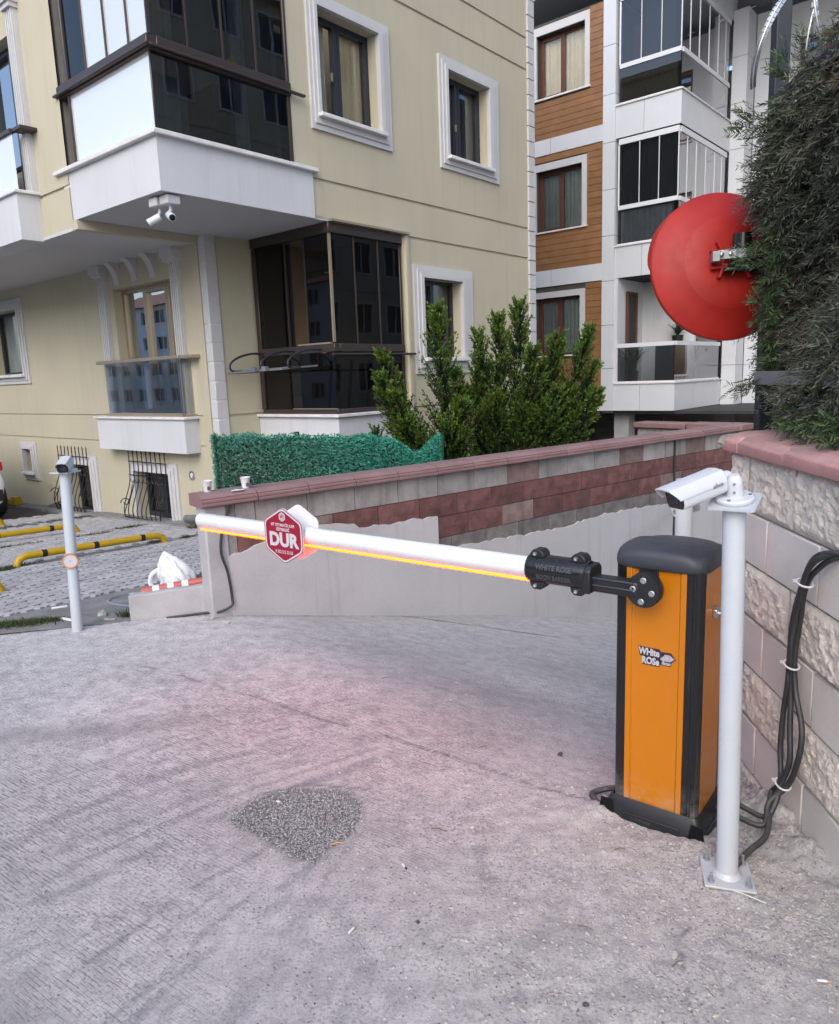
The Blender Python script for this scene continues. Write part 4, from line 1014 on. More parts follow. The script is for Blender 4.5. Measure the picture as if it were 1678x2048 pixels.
# what shows inside the balconies
curtain(TK, Y2 + .15, 7.42, 4.23, 4.93, -.12, m_curtain2, s2, .02, .12); curtain(TK, Y2 + .12, 7.4, 5.05, 6.3, -.14, MAT('navy_curtain', (.06, .065, .085), .9), s2, .015, .1)
curtain(TY, 10.75, 12.1, 4.3, 6.3, -.14, m_cream, s2, .02, .11)
b = B(); b.fbox(TK, Y2 + .12, 7.42, 7.05, 7.70, -.10, -.07); b.build('bamboo_screen', MAT('bamboo_mat', (.17, .14, .085), .9, var=.3, vs=40), s3)
b = B(); b.fbox(TK, Y2 + .3, 7.05, 7.75, 9.0, -.4, -.36); b.build('door', m_charc, s3)
b = B(); b.fbox(TK, 7.08, 7.3, 7.75, 8.6, -.4, -.36); b.build('door', m_mahog, s3)
# loggia of the lowest balcony
b = B(); b.box((11.35, 6.85, 2.4), (.08, 1.3, 2.3)); b.build('loggia_wall', m_white, s1)
b = B(); b.box((10.7, 7.46, 2.4), (1.4, .08, 2.3)); b.build('loggia_wall', m_white, s1)
b = B(); b.box((10.62, 7.40, 2.28), (.42, .05, 1.95)); b.build('door', m_dark, s1)
b = B(); b.box((10.405, 7.375, 2.28), (.05, .05, 2.0)); b.box((10.86, 7.375, 2.28), (.07, .05, 2.0)); b.box((10.63, 7.375, 3.27), (.5, .05, .05)); b.build('door_frame', m_mahog, s1)
# column and stepped wing on the right
for z in np.arange(.66, 9.0, .96):
    for (x0, x1, y0, y1) in ((12.86, 13.4, 5.78, 6.105), (13.42, 13.75, 5.45, 5.77)):
        b = B(); b.box8([Vector(p) for q in (z, z + .95) for p in ((x0, y0, q), (x1, y0, q), (x1, y1, q), (x0, y1, q))]); b.build('cladding_panel', m_clad, h2)
T5 = FX(13.8)
facade('wall', T5, .5, 5.5, .66, 9.4, [(3.9, 5.0, 1.42, 3.0, None), (3.9, 5.0, 4.3, 5.9, None), (3.9, 4.95, 7.1, 8.7, None)], m_clad, h2)
for z0, z1 in ((1.42, 3.0), (4.3, 5.9), (7.1, 8.7)): window(h2, T5, 3.9, 5.0 if z0 < 7 else 4.95, z0, z1, (4.4,), frame=m_mahog, glass=g_tint, rec=.1)
# dark undercroft with garage columns
b = B()
b.box((14.5, 6.5, -.4), (.1, 12, 2.4)); b.box((12, 10.6, -.4), (5, .1, 2.4)); b.build('garage_wall', m_conc, h2)
b = B(); b.box((12.3, 7.0, .66), (4.4, 7.5, .06)); b.build('garage_ceiling', m_dark, h2)
for x, y in ((10.6, 7.5), (12.9, 6.0), (10.6, 9.6)):
    b = B(); b.box((x, y, -.5), (.35, .35, 2.3)); b.build('garage_column', m_conc, h2)
b = B()
for k in range(12): b.box((13.2, 8.6, -1.3 + k * .16), (.04, 1.9, .14))
b.build('garage_shutter', m_greypost, h2)
b = B(); b.box((16.9, 5, 4), (.1, 14, 11)); b.box((13.5, 11.25, 4), (7, .1, 11)); b.box((15, -.5, 5), (4, .1, 9)); b.box((13.6, 5.5, 9.75), (7, 12, .1)); b.box((15.2, 5.5, .62), (3, 12, .1)); b.box((12.2, 7.55, 5), (.1, .05, 8)); b.build('wall', m_clad, h2)
b = B(); b.box((11.6, 7.6, 5.6), (3.0, .08, 7.0)); b.box((12.9, 6.9, 5.6), (.08, 1.3, 7.0)); b.build('partition', m_room, h2)
b = B()
for z in (3.6, 6.45): b.box((12.2, 9.4, z), (4.2, 3.2, .1))
b.build('floor_slab', m_room, h2)

# potted plants on the lowest balcony (each a thing)
def BL(x, y, z): return BO + bv * x + bu * y + Vector((0, 0, z))
def blade_plant(x, y, z, n, hgt, label, pot_col, mleaf):
    r = empty('potted_plant', BL(x, y, z), 0, label, 'plant', 'potted plants on the low corner balcony')
    B().lathe([(.09, 0), (.13, .26), (.115, .26), (.1, .2)], 14).build('pot', pot_col, r, smooth=True)
    V = []
    for k in range(n):
        t = random.random() * 6.28; lean = random.uniform(.1, .8); h = hgt * random.uniform(.6, 1); w = random.uniform(.012, .03)
        d = np.array([math.cos(t), math.sin(t), 0]); s = np.array([-d[1], d[0], 0]) * w; p = np.array([0, 0, .2]); q0 = p
        for j in range(4):
            q1 = q0 + np.array([0, 0, h / 4]) * (1 - lean * j / 5) + d * h / 4 * lean * (.4 + .5 * j)
            f0_, f1_ = 1 - abs(j - 1) / 4, 1 - abs(j) / 4
            V.append([q0 - s * f0_, q0 + s * f0_, q1 + s * f1_, q1 - s * f1_]); q0 = q1
    np_mesh('foliage', np.array(V), mleaf, r, {'tint': rng.random(len(V))})
m_pleaf = LEAF('house_plant_leaf', (.012, .03, .012), (.04, .10, .03))
blade_plant(10.35, 7.2, 1.30, 60, .75, 'dark bushy potted plant by the pilaster end of the low balcony', m_black, m_pleaf)
blade_plant(11.9, 6.45, 1.30, 34, .9, 'spiky potted plant in a white pot by the far end of the low balcony', m_pvc, m_pleaf)
blade_plant(11.1, 6.5, 2.05, 40, .45, 'leafy plant standing on the dark cabinet of the low balcony', m_black, m_pleaf)
b = B(); b.box((0, 0, .4), (.8, .4, .8)); b.box((0, .0, .82), (.86, .44, .04)); o = b.build('cabinet', m_charc); o.matrix_world = Matrix.Translation(BL(11.0, 6.6, 1.30)) @ Matrix.Rotation(BA, 4, 'Z')
tag(o, 'dark cabinet standing on the low corner balcony behind its glass railing', 'cabinet')

# ================================================================== BUILDINGS ACROSS THE STREET (seen in the window reflections, and shading the place)
def street_house(o, rz, w, d, h, mwall, label, floors, bays):
    r = empty('apartment_building', o, rz, label, 'building')
    T = FY(0); cells = []; fh = h / floors
    for f in range(floors):
        for k in range(bays):
            a = -w / 2 + w * (k + .5) / bays; ww = .24 * w / bays if k % 3 else .3 * w / bays
            cells.append((a - ww, a + ww, f * fh + .36 * fh, f * fh + .84 * fh, .12))
        cells.append((-w / 2, w / 2, f * fh + .06, f * fh + .12, .03))
    facade('wall', T, -w / 2, w / 2, -2.0, h, cells, mwall, r)
    b = B(); b.box((0, d / 2 + .16, h / 2 - 1), (w - .02, d, h + 1.96)); b.build('wall', mwall, r)
    b = B(); bw = B()
    for c in cells:
        if c[4] > .1: b.fbox(T, c[0] + .05, c[1] - .05, c[2] + .05, c[3] - .05, -.115, -.08)
        if c[4] > .1: ring(bw, T, (c[0] - .1, c[1] + .1, c[2] - .1, c[3] + .1), (c[0], c[1], c[2], c[3]), 0, .04); bw.fbox(T, (c[0] + c[1]) / 2 - .04, (c[0] + c[1]) / 2 + .04, c[2], c[3], -.1, -.05)
    b.build('window', m_charc, r); bw.build('window_frame', m_trim, r)
    b = B(); b.add([(-w / 2 - .4, -.4, h), (w / 2 + .4, -.4, h), (w / 2 + .4, d + .5, h), (-w / 2 - .4, d + .5, h), (-w / 2 + 1, d / 2, h + 1.7), (w / 2 - 1, d / 2, h + 1.7)], [(0, 1, 5, 4), (2, 3, 4, 5), (1, 2, 5), (3, 0, 4), (0, 3, 2, 1)]); b.build('roof', m_roof, r)
p = BO + bv * -22 + bu * 27
street_house((p.x, p.y, 0), BA + R(90), 60, 9, 6.9, m_white, 'long white apartment house across the street, out of view to the left', 4, 30)
p = BO + bv * 12 + bu * -13
street_house((p.x, p.y, 0), BA + R(180), 26, 9, 17, m_yellow, 'beige apartment house beyond the hedge, out of view to the right', 6, 11)

# ================================================================== GREEN ARTIFICIAL HEDGE SCREEN BEHIND THE WALL
fs_ = empty('hedge_screen', (0, 0, 0), label='emerald green artificial leaf screen standing behind the mauve coping', cat='screen')
def top(t): return 1.245 - .08 * sstep(.1, 1.2, t) - .03 * sstep(1.0, 1.6, t) - .135 * np.exp(-((t - 2.08) / .17) ** 2) - .045 * sstep(1.4, 2.0, t) + .008 * np.sin(t * 17) + .015 * np.exp(-((t - .95) / .1) ** 2) + .015 * np.exp(-((t - 1.5) / .1) ** 2)
N = 15000
t = rng.uniform(.20, 2.36, N); zz = .70 + (top(t) - .70) * rng.random(N) ** .95
off = -.36 - .03 * rng.random(N) + .02 * np.sin(t * 6)
base = np.stack([WP[0] + WD[0] * t + WN[0] * off, WP[1] + WD[1] * t + WN[1] * off, zz], -1)
tw = np.array([WD[0], WD[1], 0]); nw = np.array([WN[0], WN[1], 0]); up = np.array([0, 0, 1.])
an = rng.uniform(0, 6.28, N)[:, None]; ti = rng.uniform(.1, .9, N)[:, None]
d1 = (tw * np.cos(an) + up * np.sin(an)) * np.cos(ti) + nw * np.sin(ti); d2 = -tw * np.sin(an) + up * np.cos(an)
ln = rng.uniform(.012, .026, N)[:, None]; wd = rng.uniform(.003, .006, N)[:, None]
V = np.stack([base - d2 * wd, base + d2 * wd, base + d1 * ln + d2 * wd * .6, base + d1 * ln - d2 * wd * .6], 1)
m_scr = LEAF('screen_leaf', (.028, .19, .135), (.080, .44, .32), rough=.45, transl=.15, var=.22, third=(.125, .165, .12))
fade = np.clip(1.25 - (t - .1) / 1.2, 0, 1) * rng.random(N) ** .6 * np.clip(1.4 - (zz - .8) * 2.2, 0, 1)
tag(np_mesh('leaf_cover', V, m_scr, fs_, {'tint': np.clip(rng.random(N) * .7 + .35 * (zz - top(t) + .1) / .1 * (zz > top(t) - .1), 0, 1), 'dry': fade}), kind='stuff')
b = B(); n = 40
vs = []
for i in range(n + 1):
    tt = .21 + 2.15 * i / n; q = WP + WD * tt + WN * (-.39); vs += [(q[0], q[1], .6), (q[0], q[1], float(top(np.array(tt))) - .02), (q[0] - WN[0] * .012, q[1] - WN[1] * .012, float(top(np.array(tt))) - .02), (q[0] - WN[0] * .012, q[1] - WN[1] * .012, .6)]
b.add(vs, [(4 * i + k, 4 * i + (k + 1) % 4, 4 * i + 4 + (k + 1) % 4, 4 * i + 4 + k) for i in range(n) for k in range(4)]); b.build('backing_mesh', MAT('screen_mesh', (.01, .05, .035), .8), fs_)
for tt, zt, wd_ in ((.92, 1.205, .03), (1.52, 1.135, .04), (2.385, 1.075, .035)):
    b = B(); b.fbox(T, tt - wd_ / 2, tt + wd_ / 2, .2, zt, -.42 - wd_, -.42) if tt < 2 else b.fbox(T, tt - .018, tt + .018, .2, zt, -.40, -.36)
    b.build('screen_post', MAT('green_post', (.012, .10, .055), .5) if tt > 2 else m_black, fs_)
# vine end: the screen wraps round its left end
N2 = 1500; zz = rng.uniform(.66, 1.24, N2); tt = rng.uniform(.185, .23, N2); of = -.36 - rng.random(N2) * .05
base = np.stack([WP[0] + WD[0] * tt + WN[0] * of, WP[1] + WD[1] * tt + WN[1] * of, zz], -1); an = rng.uniform(0, 6.28, (N2, 1))
d1 = nw * np.cos(an) + up * np.sin(an) - tw * .5; d2 = np.cross(d1, tw)
V = np.stack([base - d2 * .004, base + d2 * .004, base + d1 * .02 + d2 * .002, base + d1 * .02 - d2 * .002], 1)
np_mesh('leaf_edge', V, m_scr, fs_, {'tint': rng.random(N2) * .5, 'dry': rng.random(N2) * .5})

# ================================================================== TREES
def norm(a): return a / (np.linalg.norm(a, axis=-1, keepdims=True) + 1e-9)
def leaf_quads(base, d, ln, w, taper=.35):
    s = norm(np.cross(d, rng.normal(size=d.shape)))
    return np.stack([base - s * w * .5, base + s * w * .5, base + d * ln * .55 + s * w, base + d * ln, base + d * ln * .55 - s * w], 1)

def juniper(label, base, stems, leaf, dens=1.0, spread=.50, group=None):
    r = empty('juniper_tree', base, 0, label, 'tree', group); base = np.array(base, float)
    Vs, Ti, Dd = [], [], []; tb = B()
    for tip, rad in stems:
        tip = np.array(tip, float); L = np.linalg.norm(tip - base)
        mid = base * .5 + tip * .5 + np.array([0, 0, -.10 * L]) + (tip - base) * np.array([.12, .12, -.05])
        P = lambda u: ((1 - u) ** 2)[:, None] * base + (2 * u * (1 - u))[:, None] * mid + (u ** 2)[:, None] * tip
        u_ = np.linspace(0, 1, 9); pts = P(u_)
        tb.tube([tuple(p - base) for p in pts], [.022 * (1 - .85 * k) * (.6 + .6 * rad) for k in u_], 6)
        nt_ = int(L * 105 * dens)
        u = .10 + .92 * rng.random(nt_) ** .75; u = np.minimum(u, 1)
        o = P(u); dr = norm(P(np.minimum(u + .02, 1.02)) - P(u - .01))
        side = norm(rng.normal(size=(nt_, 3))); side -= dr * (side * dr).sum(1, keepdims=True); side = norm(side)
        tl = (spread * rad * (1.02 - u) ** .55 * (.35 + .65 * np.minimum(1, u / .3)) + .10) * rng.uniform(.6, 1.15, nt_)
        td = norm(dr * .78 + side * (.95 * (1.05 - u * .60))[:, None] + np.array([0, 0, .16]))
        k = 15; dry_ = (rng.random(nt_) > .955) * rng.uniform(.5, 1, nt_)
        v = np.tile(np.linspace(.05, 1, k), (nt_, 1)) + rng.normal(0, .03, (nt_, k))
        bp = o[:, None, :] + td[:, None, :] * (tl[:, None] * v)[..., None] + np.array([0, 0, .06]) * ((tl[:, None] * v) ** 1.0)[..., None]
        for rep in range(3):
            d = norm(td[:, None, :] * 1.0 + rng.normal(0, .42, (nt_, k, 3)))
            ln = rng.uniform(.026, .060, (nt_, k, 1)) * (1.1 - .3 * v[..., None]); w = rng.uniform(.004, .008, (nt_, k, 1))
            Vs.append(leaf_quads(bp.reshape(-1, 3), d.reshape(-1, 3), ln.reshape(-1, 1), w.reshape(-1, 1)))
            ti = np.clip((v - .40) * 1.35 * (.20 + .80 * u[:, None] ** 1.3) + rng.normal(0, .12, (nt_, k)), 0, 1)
            Ti.append(ti.ravel()); Dd.append(np.repeat(dry_, k))
    V = np.concatenate(Vs) - base
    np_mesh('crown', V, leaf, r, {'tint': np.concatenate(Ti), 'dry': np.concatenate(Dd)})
    tb.build('trunk', m_bark, r, smooth=True); return r

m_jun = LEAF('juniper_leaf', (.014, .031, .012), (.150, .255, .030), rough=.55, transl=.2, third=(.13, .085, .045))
k = 1.0
juniper('pointed green juniper with a tall single spire beside the dark glazed bay', (.34, 7.65, .25),
        [((.25, 7.62, 2.19), .95), ((-.30, 7.55, 1.76), .60), ((-.33, 7.45, 1.56), .55), ((-.20, 7.4, 1.36), .6), ((.42, 7.7, 1.54), .55), ((-.10, 7.4, 1.1), .7), ((.45, 7.5, 1.26), .7), ((.30, 7.35, 1.05), .9)], m_jun, 1.0)
q = 8.15 / 7.6
def far(x, z): return (x * q, 8.15 + random.uniform(-.15, .15), 1.6 + (z - 1.6) * q)
juniper('broad many stemmed juniper with light green tips in front of the timber facade', (1.0, 8.2, .2),
        [(far(.87, 2.08), .9), (far(1.07, 2.19), 1.0), (far(.66, 1.92), .8), (far(.63, 1.57), .6), (far(1.45, 1.89), .85), (far(1.76, 1.94), .7), (far(1.79, 1.60), .55), (far(1.8, 1.33), .7), (far(1.17, 1.75), .9), (far(1.40, 1.35), .9), (far(.51, 1.38), .8), (far(1.1, 1.2), 1.0), (far(.8, 1.3), 1.0), (far(1.6, 1.15), 1.0), (far(1.3, 1.6), 1.0)], m_jun, 1.0)
juniper('low juniper sprig peeping over the green leaf screen', (-.22, 7.5, .3), [((-.40, 7.4, 1.03), .55), ((-.24, 7.4, .93), .6), ((-.1, 7.5, .9), .7)], m_jun, .8, .3)

# ---- the clipped cypress hedge above the right-hand wall
hg = empty('cypress_hedge', (1.75, 2.7, 1.33), 0, 'dusty grey green cypress hedge hanging over the pink coping', 'hedge')
HB = np.array([1.75, 2.7, 1.33])
def hedge_pts(n):
    """Points near the hedge's skin: the face over the wall, its end towards the ramp and its top."""
    y = rng.uniform(1.75, 3.28, n); z = rng.uniform(1.40, 3.35, n) 
    top_ = 2.56 + .40 * np.clip((3.2 - y) / .8, 0, 1.6)
    zb_ = 1.40 + .09 * np.clip((y - 2.85) / .2, 0, 1); z = zb_ + (top_ - zb_) * rng.random(n) ** .9
    depth = rng.random(n) ** 1.6 * .30
    x = 1.455 + .05 * np.sin(y * 5.1 + z * 3) + .045 * np.sin(z * 7.3 + y * 2.2) + depth
    x += .05 * np.exp(-((z - 2.02) / .28) ** 2) * np.clip((y - 2.6) / .3, 0, 1)
    x += .035 + .05 * np.clip((y - 3.05) / .2, 0, 1)
    x -= .055 * np.clip((2.6 - y) / .6, 0, 1) * np.clip((1.75 - z) / .3, 0, 1)
    out = np.tile(np.array([-1., -.10, -.35]), (n, 1))
    return np.stack([x, y, z], -1), out, depth
n = 8600
O_, D_, dep = hedge_pts(n)
# the end face round the corner and stray sprays past the edge
ne = 2400; x = rng.uniform(1.53, 2.05, ne); z = 1.55 + rng.random(ne) * 1.05; O2 = np.stack([x, 3.2 + rng.random(ne) * .16 - .2 * rng.random(ne) ** 2, z], -1)
D2 = np.tile(np.array([-.45, .6, -.3]), (ne, 1))
D_ = np.concatenate([D_, D2]); O_ = np.concatenate([O_, O2]); dep = np.concatenate([dep, rng.random(ne) * .2]); n = len(O_)
D_ = norm(D_ + rng.normal(0, .55, (n, 3)) + np.array([0, 0, .0]))
D_[:, 2] -= .25; D_ = norm(D_)
nrm = norm(np.cross(D_, rng.normal(size=(n, 3)))); sd = np.cross(nrm, D_)
Ln = rng.uniform(.07, .15, n)
Vs, Ti, Dr = [], [], []
dryness = np.clip(vnoise(O_[:, 1] * 3 + 5, O_[:, 2] * 3, 1.3, 77, 3) * 2.3 - .95, 0, 1) * rng.random(n)
kk = 7
for j in range(kk):
    v = (j + .5) / kk; bp = O_ + D_ * (Ln * v)[:, None] + np.array([0, 0, -.35]) * ((Ln * v) ** 2)[:, None] * 3
    for sg in (-1, 1):
        d = norm(D_ * 1.0 + sd * sg * .75 + rng.normal(0, .18, (n, 3))); ln = (.016 + .030 * math.sin(math.pi * min(1, v + .15))) * rng.uniform(.7, 1.3, (n, 1))
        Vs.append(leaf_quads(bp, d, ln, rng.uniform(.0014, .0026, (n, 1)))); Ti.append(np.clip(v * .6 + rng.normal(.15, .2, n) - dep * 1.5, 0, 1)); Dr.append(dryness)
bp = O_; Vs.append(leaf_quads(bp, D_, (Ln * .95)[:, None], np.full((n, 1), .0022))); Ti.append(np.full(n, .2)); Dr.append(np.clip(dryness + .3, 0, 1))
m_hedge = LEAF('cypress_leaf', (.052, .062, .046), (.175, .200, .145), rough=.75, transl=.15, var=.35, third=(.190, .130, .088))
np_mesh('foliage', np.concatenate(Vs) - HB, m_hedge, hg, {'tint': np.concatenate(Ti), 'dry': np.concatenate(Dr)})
# dark woody inside, so that gaps look into the hedge and not through it
bb = B(); rb2 = random.Random(4)
for i in range(70):
    y = 1.7 + 1.6 * rb2.random(); z0 = 1.36
    bb.tube([(1.74 + rb2.uniform(-.08, .2) - HB[0], y - HB[1], z0 - HB[2]), (1.72 + rb2.uniform(-.12, .2) - HB[0], y + rb2.uniform(-.1, .1) - HB[1], 2.0 - HB[2]), (1.70 + rb2.uniform(-.15, .2) - HB[0], y + rb2.uniform(-.2, .2) - HB[1], 2.7 - HB[2])], [.016, .011, .004], 5)
bb.build('trunk', m_bark, hg)
NI = 9000; P_ = np.stack([rng.uniform(1.62, 2.05, NI), rng.uniform(1.7, 3.30, NI), rng.uniform(1.42, 2.62, NI)], -1); P_[:, 2] += np.clip((3.1 - P_[:, 1]), 0, 1) * .45 * rng.random(NI)
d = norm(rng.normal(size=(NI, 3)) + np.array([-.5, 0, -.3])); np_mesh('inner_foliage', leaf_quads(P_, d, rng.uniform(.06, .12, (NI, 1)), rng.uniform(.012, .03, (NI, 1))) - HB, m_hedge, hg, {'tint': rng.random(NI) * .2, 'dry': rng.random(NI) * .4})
# fringe lying on the coping and stray tips at the left
def tuft(c, dirs, nn, ln_, label=None):
    o = np.array(c) + rng.normal(0, .02, (nn, 3)); d = norm(np.array(dirs) + rng.normal(0, .35, (nn, 3))); s = norm(np.cross(d, rng.normal(size=(nn, 3)))); V = []
    L = rng.uniform(.6, 1, nn) * ln_; T_ = []
    for j in range(8):
        v = (j + .5) / 8; bp = o + d * (L * v)[:, None]
        for sg in (-1, 1): V.append(leaf_quads(bp, norm(d + s * sg * .8 + rng.normal(0, .15, (nn, 3))), np.full((nn, 1), .028), np.full((nn, 1), .0022))); T_.append(np.full(nn, v))
    return np.concatenate(V), np.concatenate(T_)
VV, TT = [], []
for c, dr, nn, ln_ in (((1.43, 3.12, 2.52), (-1, 0, .1), 12, .15), ((1.42, 3.10, 2.33), (-1, -.1, -.15), 10, .13), ((1.33, 3.05, 2.50), (-1, 0, .2), 8, .09), ((1.45, 3.05, 2.66), (-.6, 0, .8), 12, .10), ((1.42, 3.1, 1.52), (-1, -.1, -.4), 12, .12), ((1.40, 3.05, 2.04), (-1, -.1, -.05), 8, .10), ((1.33, 3.0, 2.00), (-1, -.1, .05), 5, .10), ((1.52, 3.0, 2.72), (-.1, -.1, 1), 8, .1), ((1.42, 3.08, 1.85), (-1, 0, -.2), 8, .1),
                      *(((1.482 + .012 * math.sin(q_ * 9), 3.10, q_), (-.65, -.35, -.45), 12, .085) for q_ in np.arange(1.56, 2.62, .075)),
                      ((1.42, 2.6, 1.40), (-.7, -.2, -.35), 40, .11), ((1.40, 2.4, 1.39), (-.7, -.3, -.3), 60, .12), ((1.40, 2.15, 1.39), (-.7, -.3, -.3), 60, .12), ((1.45, 2.8, 1.42), (-.5, -.2, -.4), 40, .11)):
    a, c2 = tuft(c, dr, nn, ln_); VV.append(a); TT.append(c2)
VV = np.concatenate(VV); TT = np.concatenate(TT)
np_mesh('stray_sprays', VV - HB, LEAF('cypress_tip', (.035, .055, .030), (.10, .16, .07), transl=.2), hg, {'tint': TT})
# fence inside the hedge
fe = empty('boundary_fence', (1.5, 3.1, 1.32), 0, 'dark metal boundary fence swallowed by the cypress hedge', 'fence')
def fo(x, y, z): return Vector((x - 1.5, y - 3.1, z - 1.32))
b = B(); b.bar(fo(1.541, 3.30, 1.28), fo(1.541, 3.30, 3.7), .060, .055, (0, 1, 0)); b.build('post', m_post, fe, bevel=.004)
b = B(); b.bar(fo(1.42, 3.11, 1.545), fo(1.50, 1.7, 1.545), .035, .055); b.build('rail', m_greypost, fe, bevel=.004)
b = B(); b.bar(fo(1.45, 3.13, 2.60), fo(1.58, 1.7, 2.75), .035, .045); b.build('rail', m_post, fe)
b = B(); b.bar(fo(1.62, 3.1, 2.62), fo(1.83, 2.9, 2.86), .04, .03); b.build('bracket_arm', m_post, fe)
# razor wire coil
wr = B(); barb = B()
def ellipse_loop(cx, cy, cz, rx, rz, tilt, a0, a1):
    pts = []
    for j in range(29):
        t = R(a0 + (a1 - a0) * j / 28); x = rx * math.cos(t); z = rz * math.sin(t)
        pts.append(Vector((cx + x * math.cos(tilt) - z * math.sin(tilt), cy + .10 * math.cos(t), cz + x * math.sin(tilt) + z * math.cos(tilt))))
    wr.tube(pts, .003, 5)
    for j in range(0, 28):
        d = (pts[j + 1] - pts[j]).normalized(); s = d.cross(Vector((0, 1, 0))).normalized() * .013
        m_ = (pts[j] + pts[j + 1]) / 2; barb.add([m_ - d * .008 - s * .8, m_ + d * .008 - s, m_ + s * .9 + d * .006, m_ + s - d * .01], [(0, 1, 2, 3)])
ellipse_loop(1.62, 3.0, 2.98, .17, .40, .12, 150, 285); ellipse_loop(1.70, 2.95, 3.02, .15, .36, .10, 160, 300); ellipse_loop(1.47, 3.1, 2.80, .12, .22, -.5, 110, 250); ellipse_loop(1.72, 3.0, 2.95, .2, .42, -.45, 190, 340)
wo = wr.build('razor_wire', m_steel, smooth=True); tag(wo, 'coiled razor wire looping above the cypress hedge', 'wire'); tag(barb.build('barbs', m_steel, wo), kind='stuff')

# ================================================================== BARRIER
FA = R(-37.8); bx = Vector((math.cos(FA), math.sin(FA), 0))
# own axes: +x away from the boom's tip, -y towards the viewer, origin on the ground at the middle of the front face
bar = empty('barrier_gate', (.805, 2.42, -.012), FA, 'orange and black parking barrier with its lit white boom lowered across the ramp', 'barrier')
HW, DP, Z0, Z1 = .152, .265, .055, .965
cx = -.006
def rrect(x0, x1, y0, y1, r, n=5):
    out = []
    for (px, py, a) in ((x1 - r, y1 - r, 0), (x0 + r, y1 - r, 90), (x0 + r, y0 + r, 180), (x1 - r, y0 + r, 270)):
        out += [(px + r * math.cos(R(a + 90 * k / n)), py + r * math.sin(R(a + 90 * k / n))) for k in range(n + 1)]
    return out
ID = lambda x, y, d: Vector((x, y, d))
b = B(); b.prism(rrect(cx - HW + .012, cx + HW - .012, .012, DP - .012, .02), ID, .02, Z1 - .005); b.build('cabinet', m_gloss, bar)
# four rounded corner profiles with grooves
for sx, sy in ((-1, 0), (1, 0), (-1, 1), (1, 1)):
    x0 = cx + sx * HW; y0 = DP if sy else 0; s2 = -1 if sy else 1
    fw = .054 if sx > 0 else .042
    o = [(x0 - sx * fw, y0 + s2 * .002), (x0 - sx * .020, y0), (x0 - sx * .007, y0 + s2 * .006), (x0, y0 + s2 * .020), (x0 + sx * .001, y0 + s2 * .022), (x0 - sx * .001, y0 + s2 * .036), (x0 - sx * .03, y0 + s2 * .036), (x0 - sx * .03, y0 + s2 * .020), (x0 - sx * fw, y0 + s2 * .020)]
    b = B(); b.prism(o, ID, Z0, Z1); b.build('corner_profile', m_gloss, bar, smooth=True)
for x in (.112, .122):
    b = B(); b.box((x, -.0005, .51), (.0022, .004, .90)); b.build('profile_groove', m_black, bar)
# front door panel with raised flanges
X0, X1 = cx - HW + .0425, cx + HW - .0545
pf = [(X0, .012), (X0, -.003), (X0 + .018, -.003), (X0 + .023, .004), (X1 - .023, .004), (X1 - .018, -.003), (X1, -.003), (X1, .012)]
b = B(); b.prism(pf, ID, Z0 + .005, Z1 - .002); b.build('front_panel', m_orange, bar, bevel=.0015, seg=2)
b = B(); b.box((X0 + .079, -.002, .905), (.066, .011, .112)); b.build('slot_plate', m_black, bar, bevel=.002)
sp = [(.0375, 0), (DP - .0375, 0)]
for sx in (-1, 1):
    x = cx + sx * (HW - .008)
    b = B(); b.box((x, DP / 2, (Z0 + Z1) / 2), (.016, DP - .075, Z1 - Z0 - .006)); b.build('side_panel', m_orange, bar, bevel=.002)
b = B(); b.box((cx, DP - .006, (Z0 + Z1) / 2), (2 * HW - .09, .014, Z1 - Z0)); b.build('rear_panel', m_orange, bar)
# lock on the side panel, scuffed spot above it
XS = cx + HW
b = B(); b.prism([(.0, .022), (.021, .010), (.021, -.020), (-.021, -.020), (-.021, .010)], lambda x, y, d: Vector((XS + d, .128 + x, .785 + y)), 0, .016); lk = b.build('lock', m_steel, bar, bevel=.003)
b = B(); b.lathe([(.012, 0), (.012, .008), (.004, .008), (.004, .002)], 14, Matrix.Translation((XS + .016, .128, .780)) @ Matrix.Rotation(R(90), 4, 'Y')); b.build('keyhole', m_steel, lk)
b = B(); b.lathe([(.016, 0), (.017, .0012), (.004, .0012)], 14, Matrix.Translation((XS, .122, .838)) @ Matrix.Rotation(R(90), 4, 'Y')); b.build('scuff_mark', MAT('scuff', (.52, .25, .10), .8), bar)
# domed cap
bm = bmesh.new(); bmesh.ops.create_grid(bm, x_segments=24, y_segments=24, size=1)
for v in bm.verts:
    a, c = v.co.x, v.co.y; r_ = (abs(a) ** 5 + abs(c) ** 5) ** .2
    kx, ky = (HW + .014), (DP / 2 + .016); sq = max(abs(a), abs(c)) / max(r_, 1e-6)
    # drooping rounded-square dome
    e = max(abs(a), abs(c)); u_, v_ = a * (sq if e > 0 else 1), c * (sq if e > 0 else 1)
    h = 1 - max(0, r_ if r_ < 1 else 1) ** 2.6
    v.co = Vector((cx + u_ * kx, DP / 2 + v_ * ky, .982 + .037 * (1 - (abs(a) ** 2.3 + abs(c) ** 2.3) / 2 * .9) - (.0 if e < .93 else .016 * ((e - .93) / .07))))
bound = [e for e in bm.edges if e.is_boundary]
ret = bmesh.ops.extrude_edge_only(bm, edges=bound)
for v in [g_ for g_ in ret['geom'] if isinstance(g_, bmesh.types.BMVert)]: v.co.z = .945 - .006; v.co.x = cx + (v.co.x - cx) * 1.0; 
bound = [e for e in bm.edges if e.is_boundary]
ret = bmesh.ops.extrude_edge_only(bm, edges=bound)
for v in [g_ for g_ in ret['geom'] if isinstance(g_, bmesh.types.BMVert)]: v.co.x = cx + (v.co.x - cx) * .92; v.co.y = DP / 2 + (v.co.y - DP / 2) * .92
bmesh.ops.recalc_face_normals(bm, faces=bm.faces)
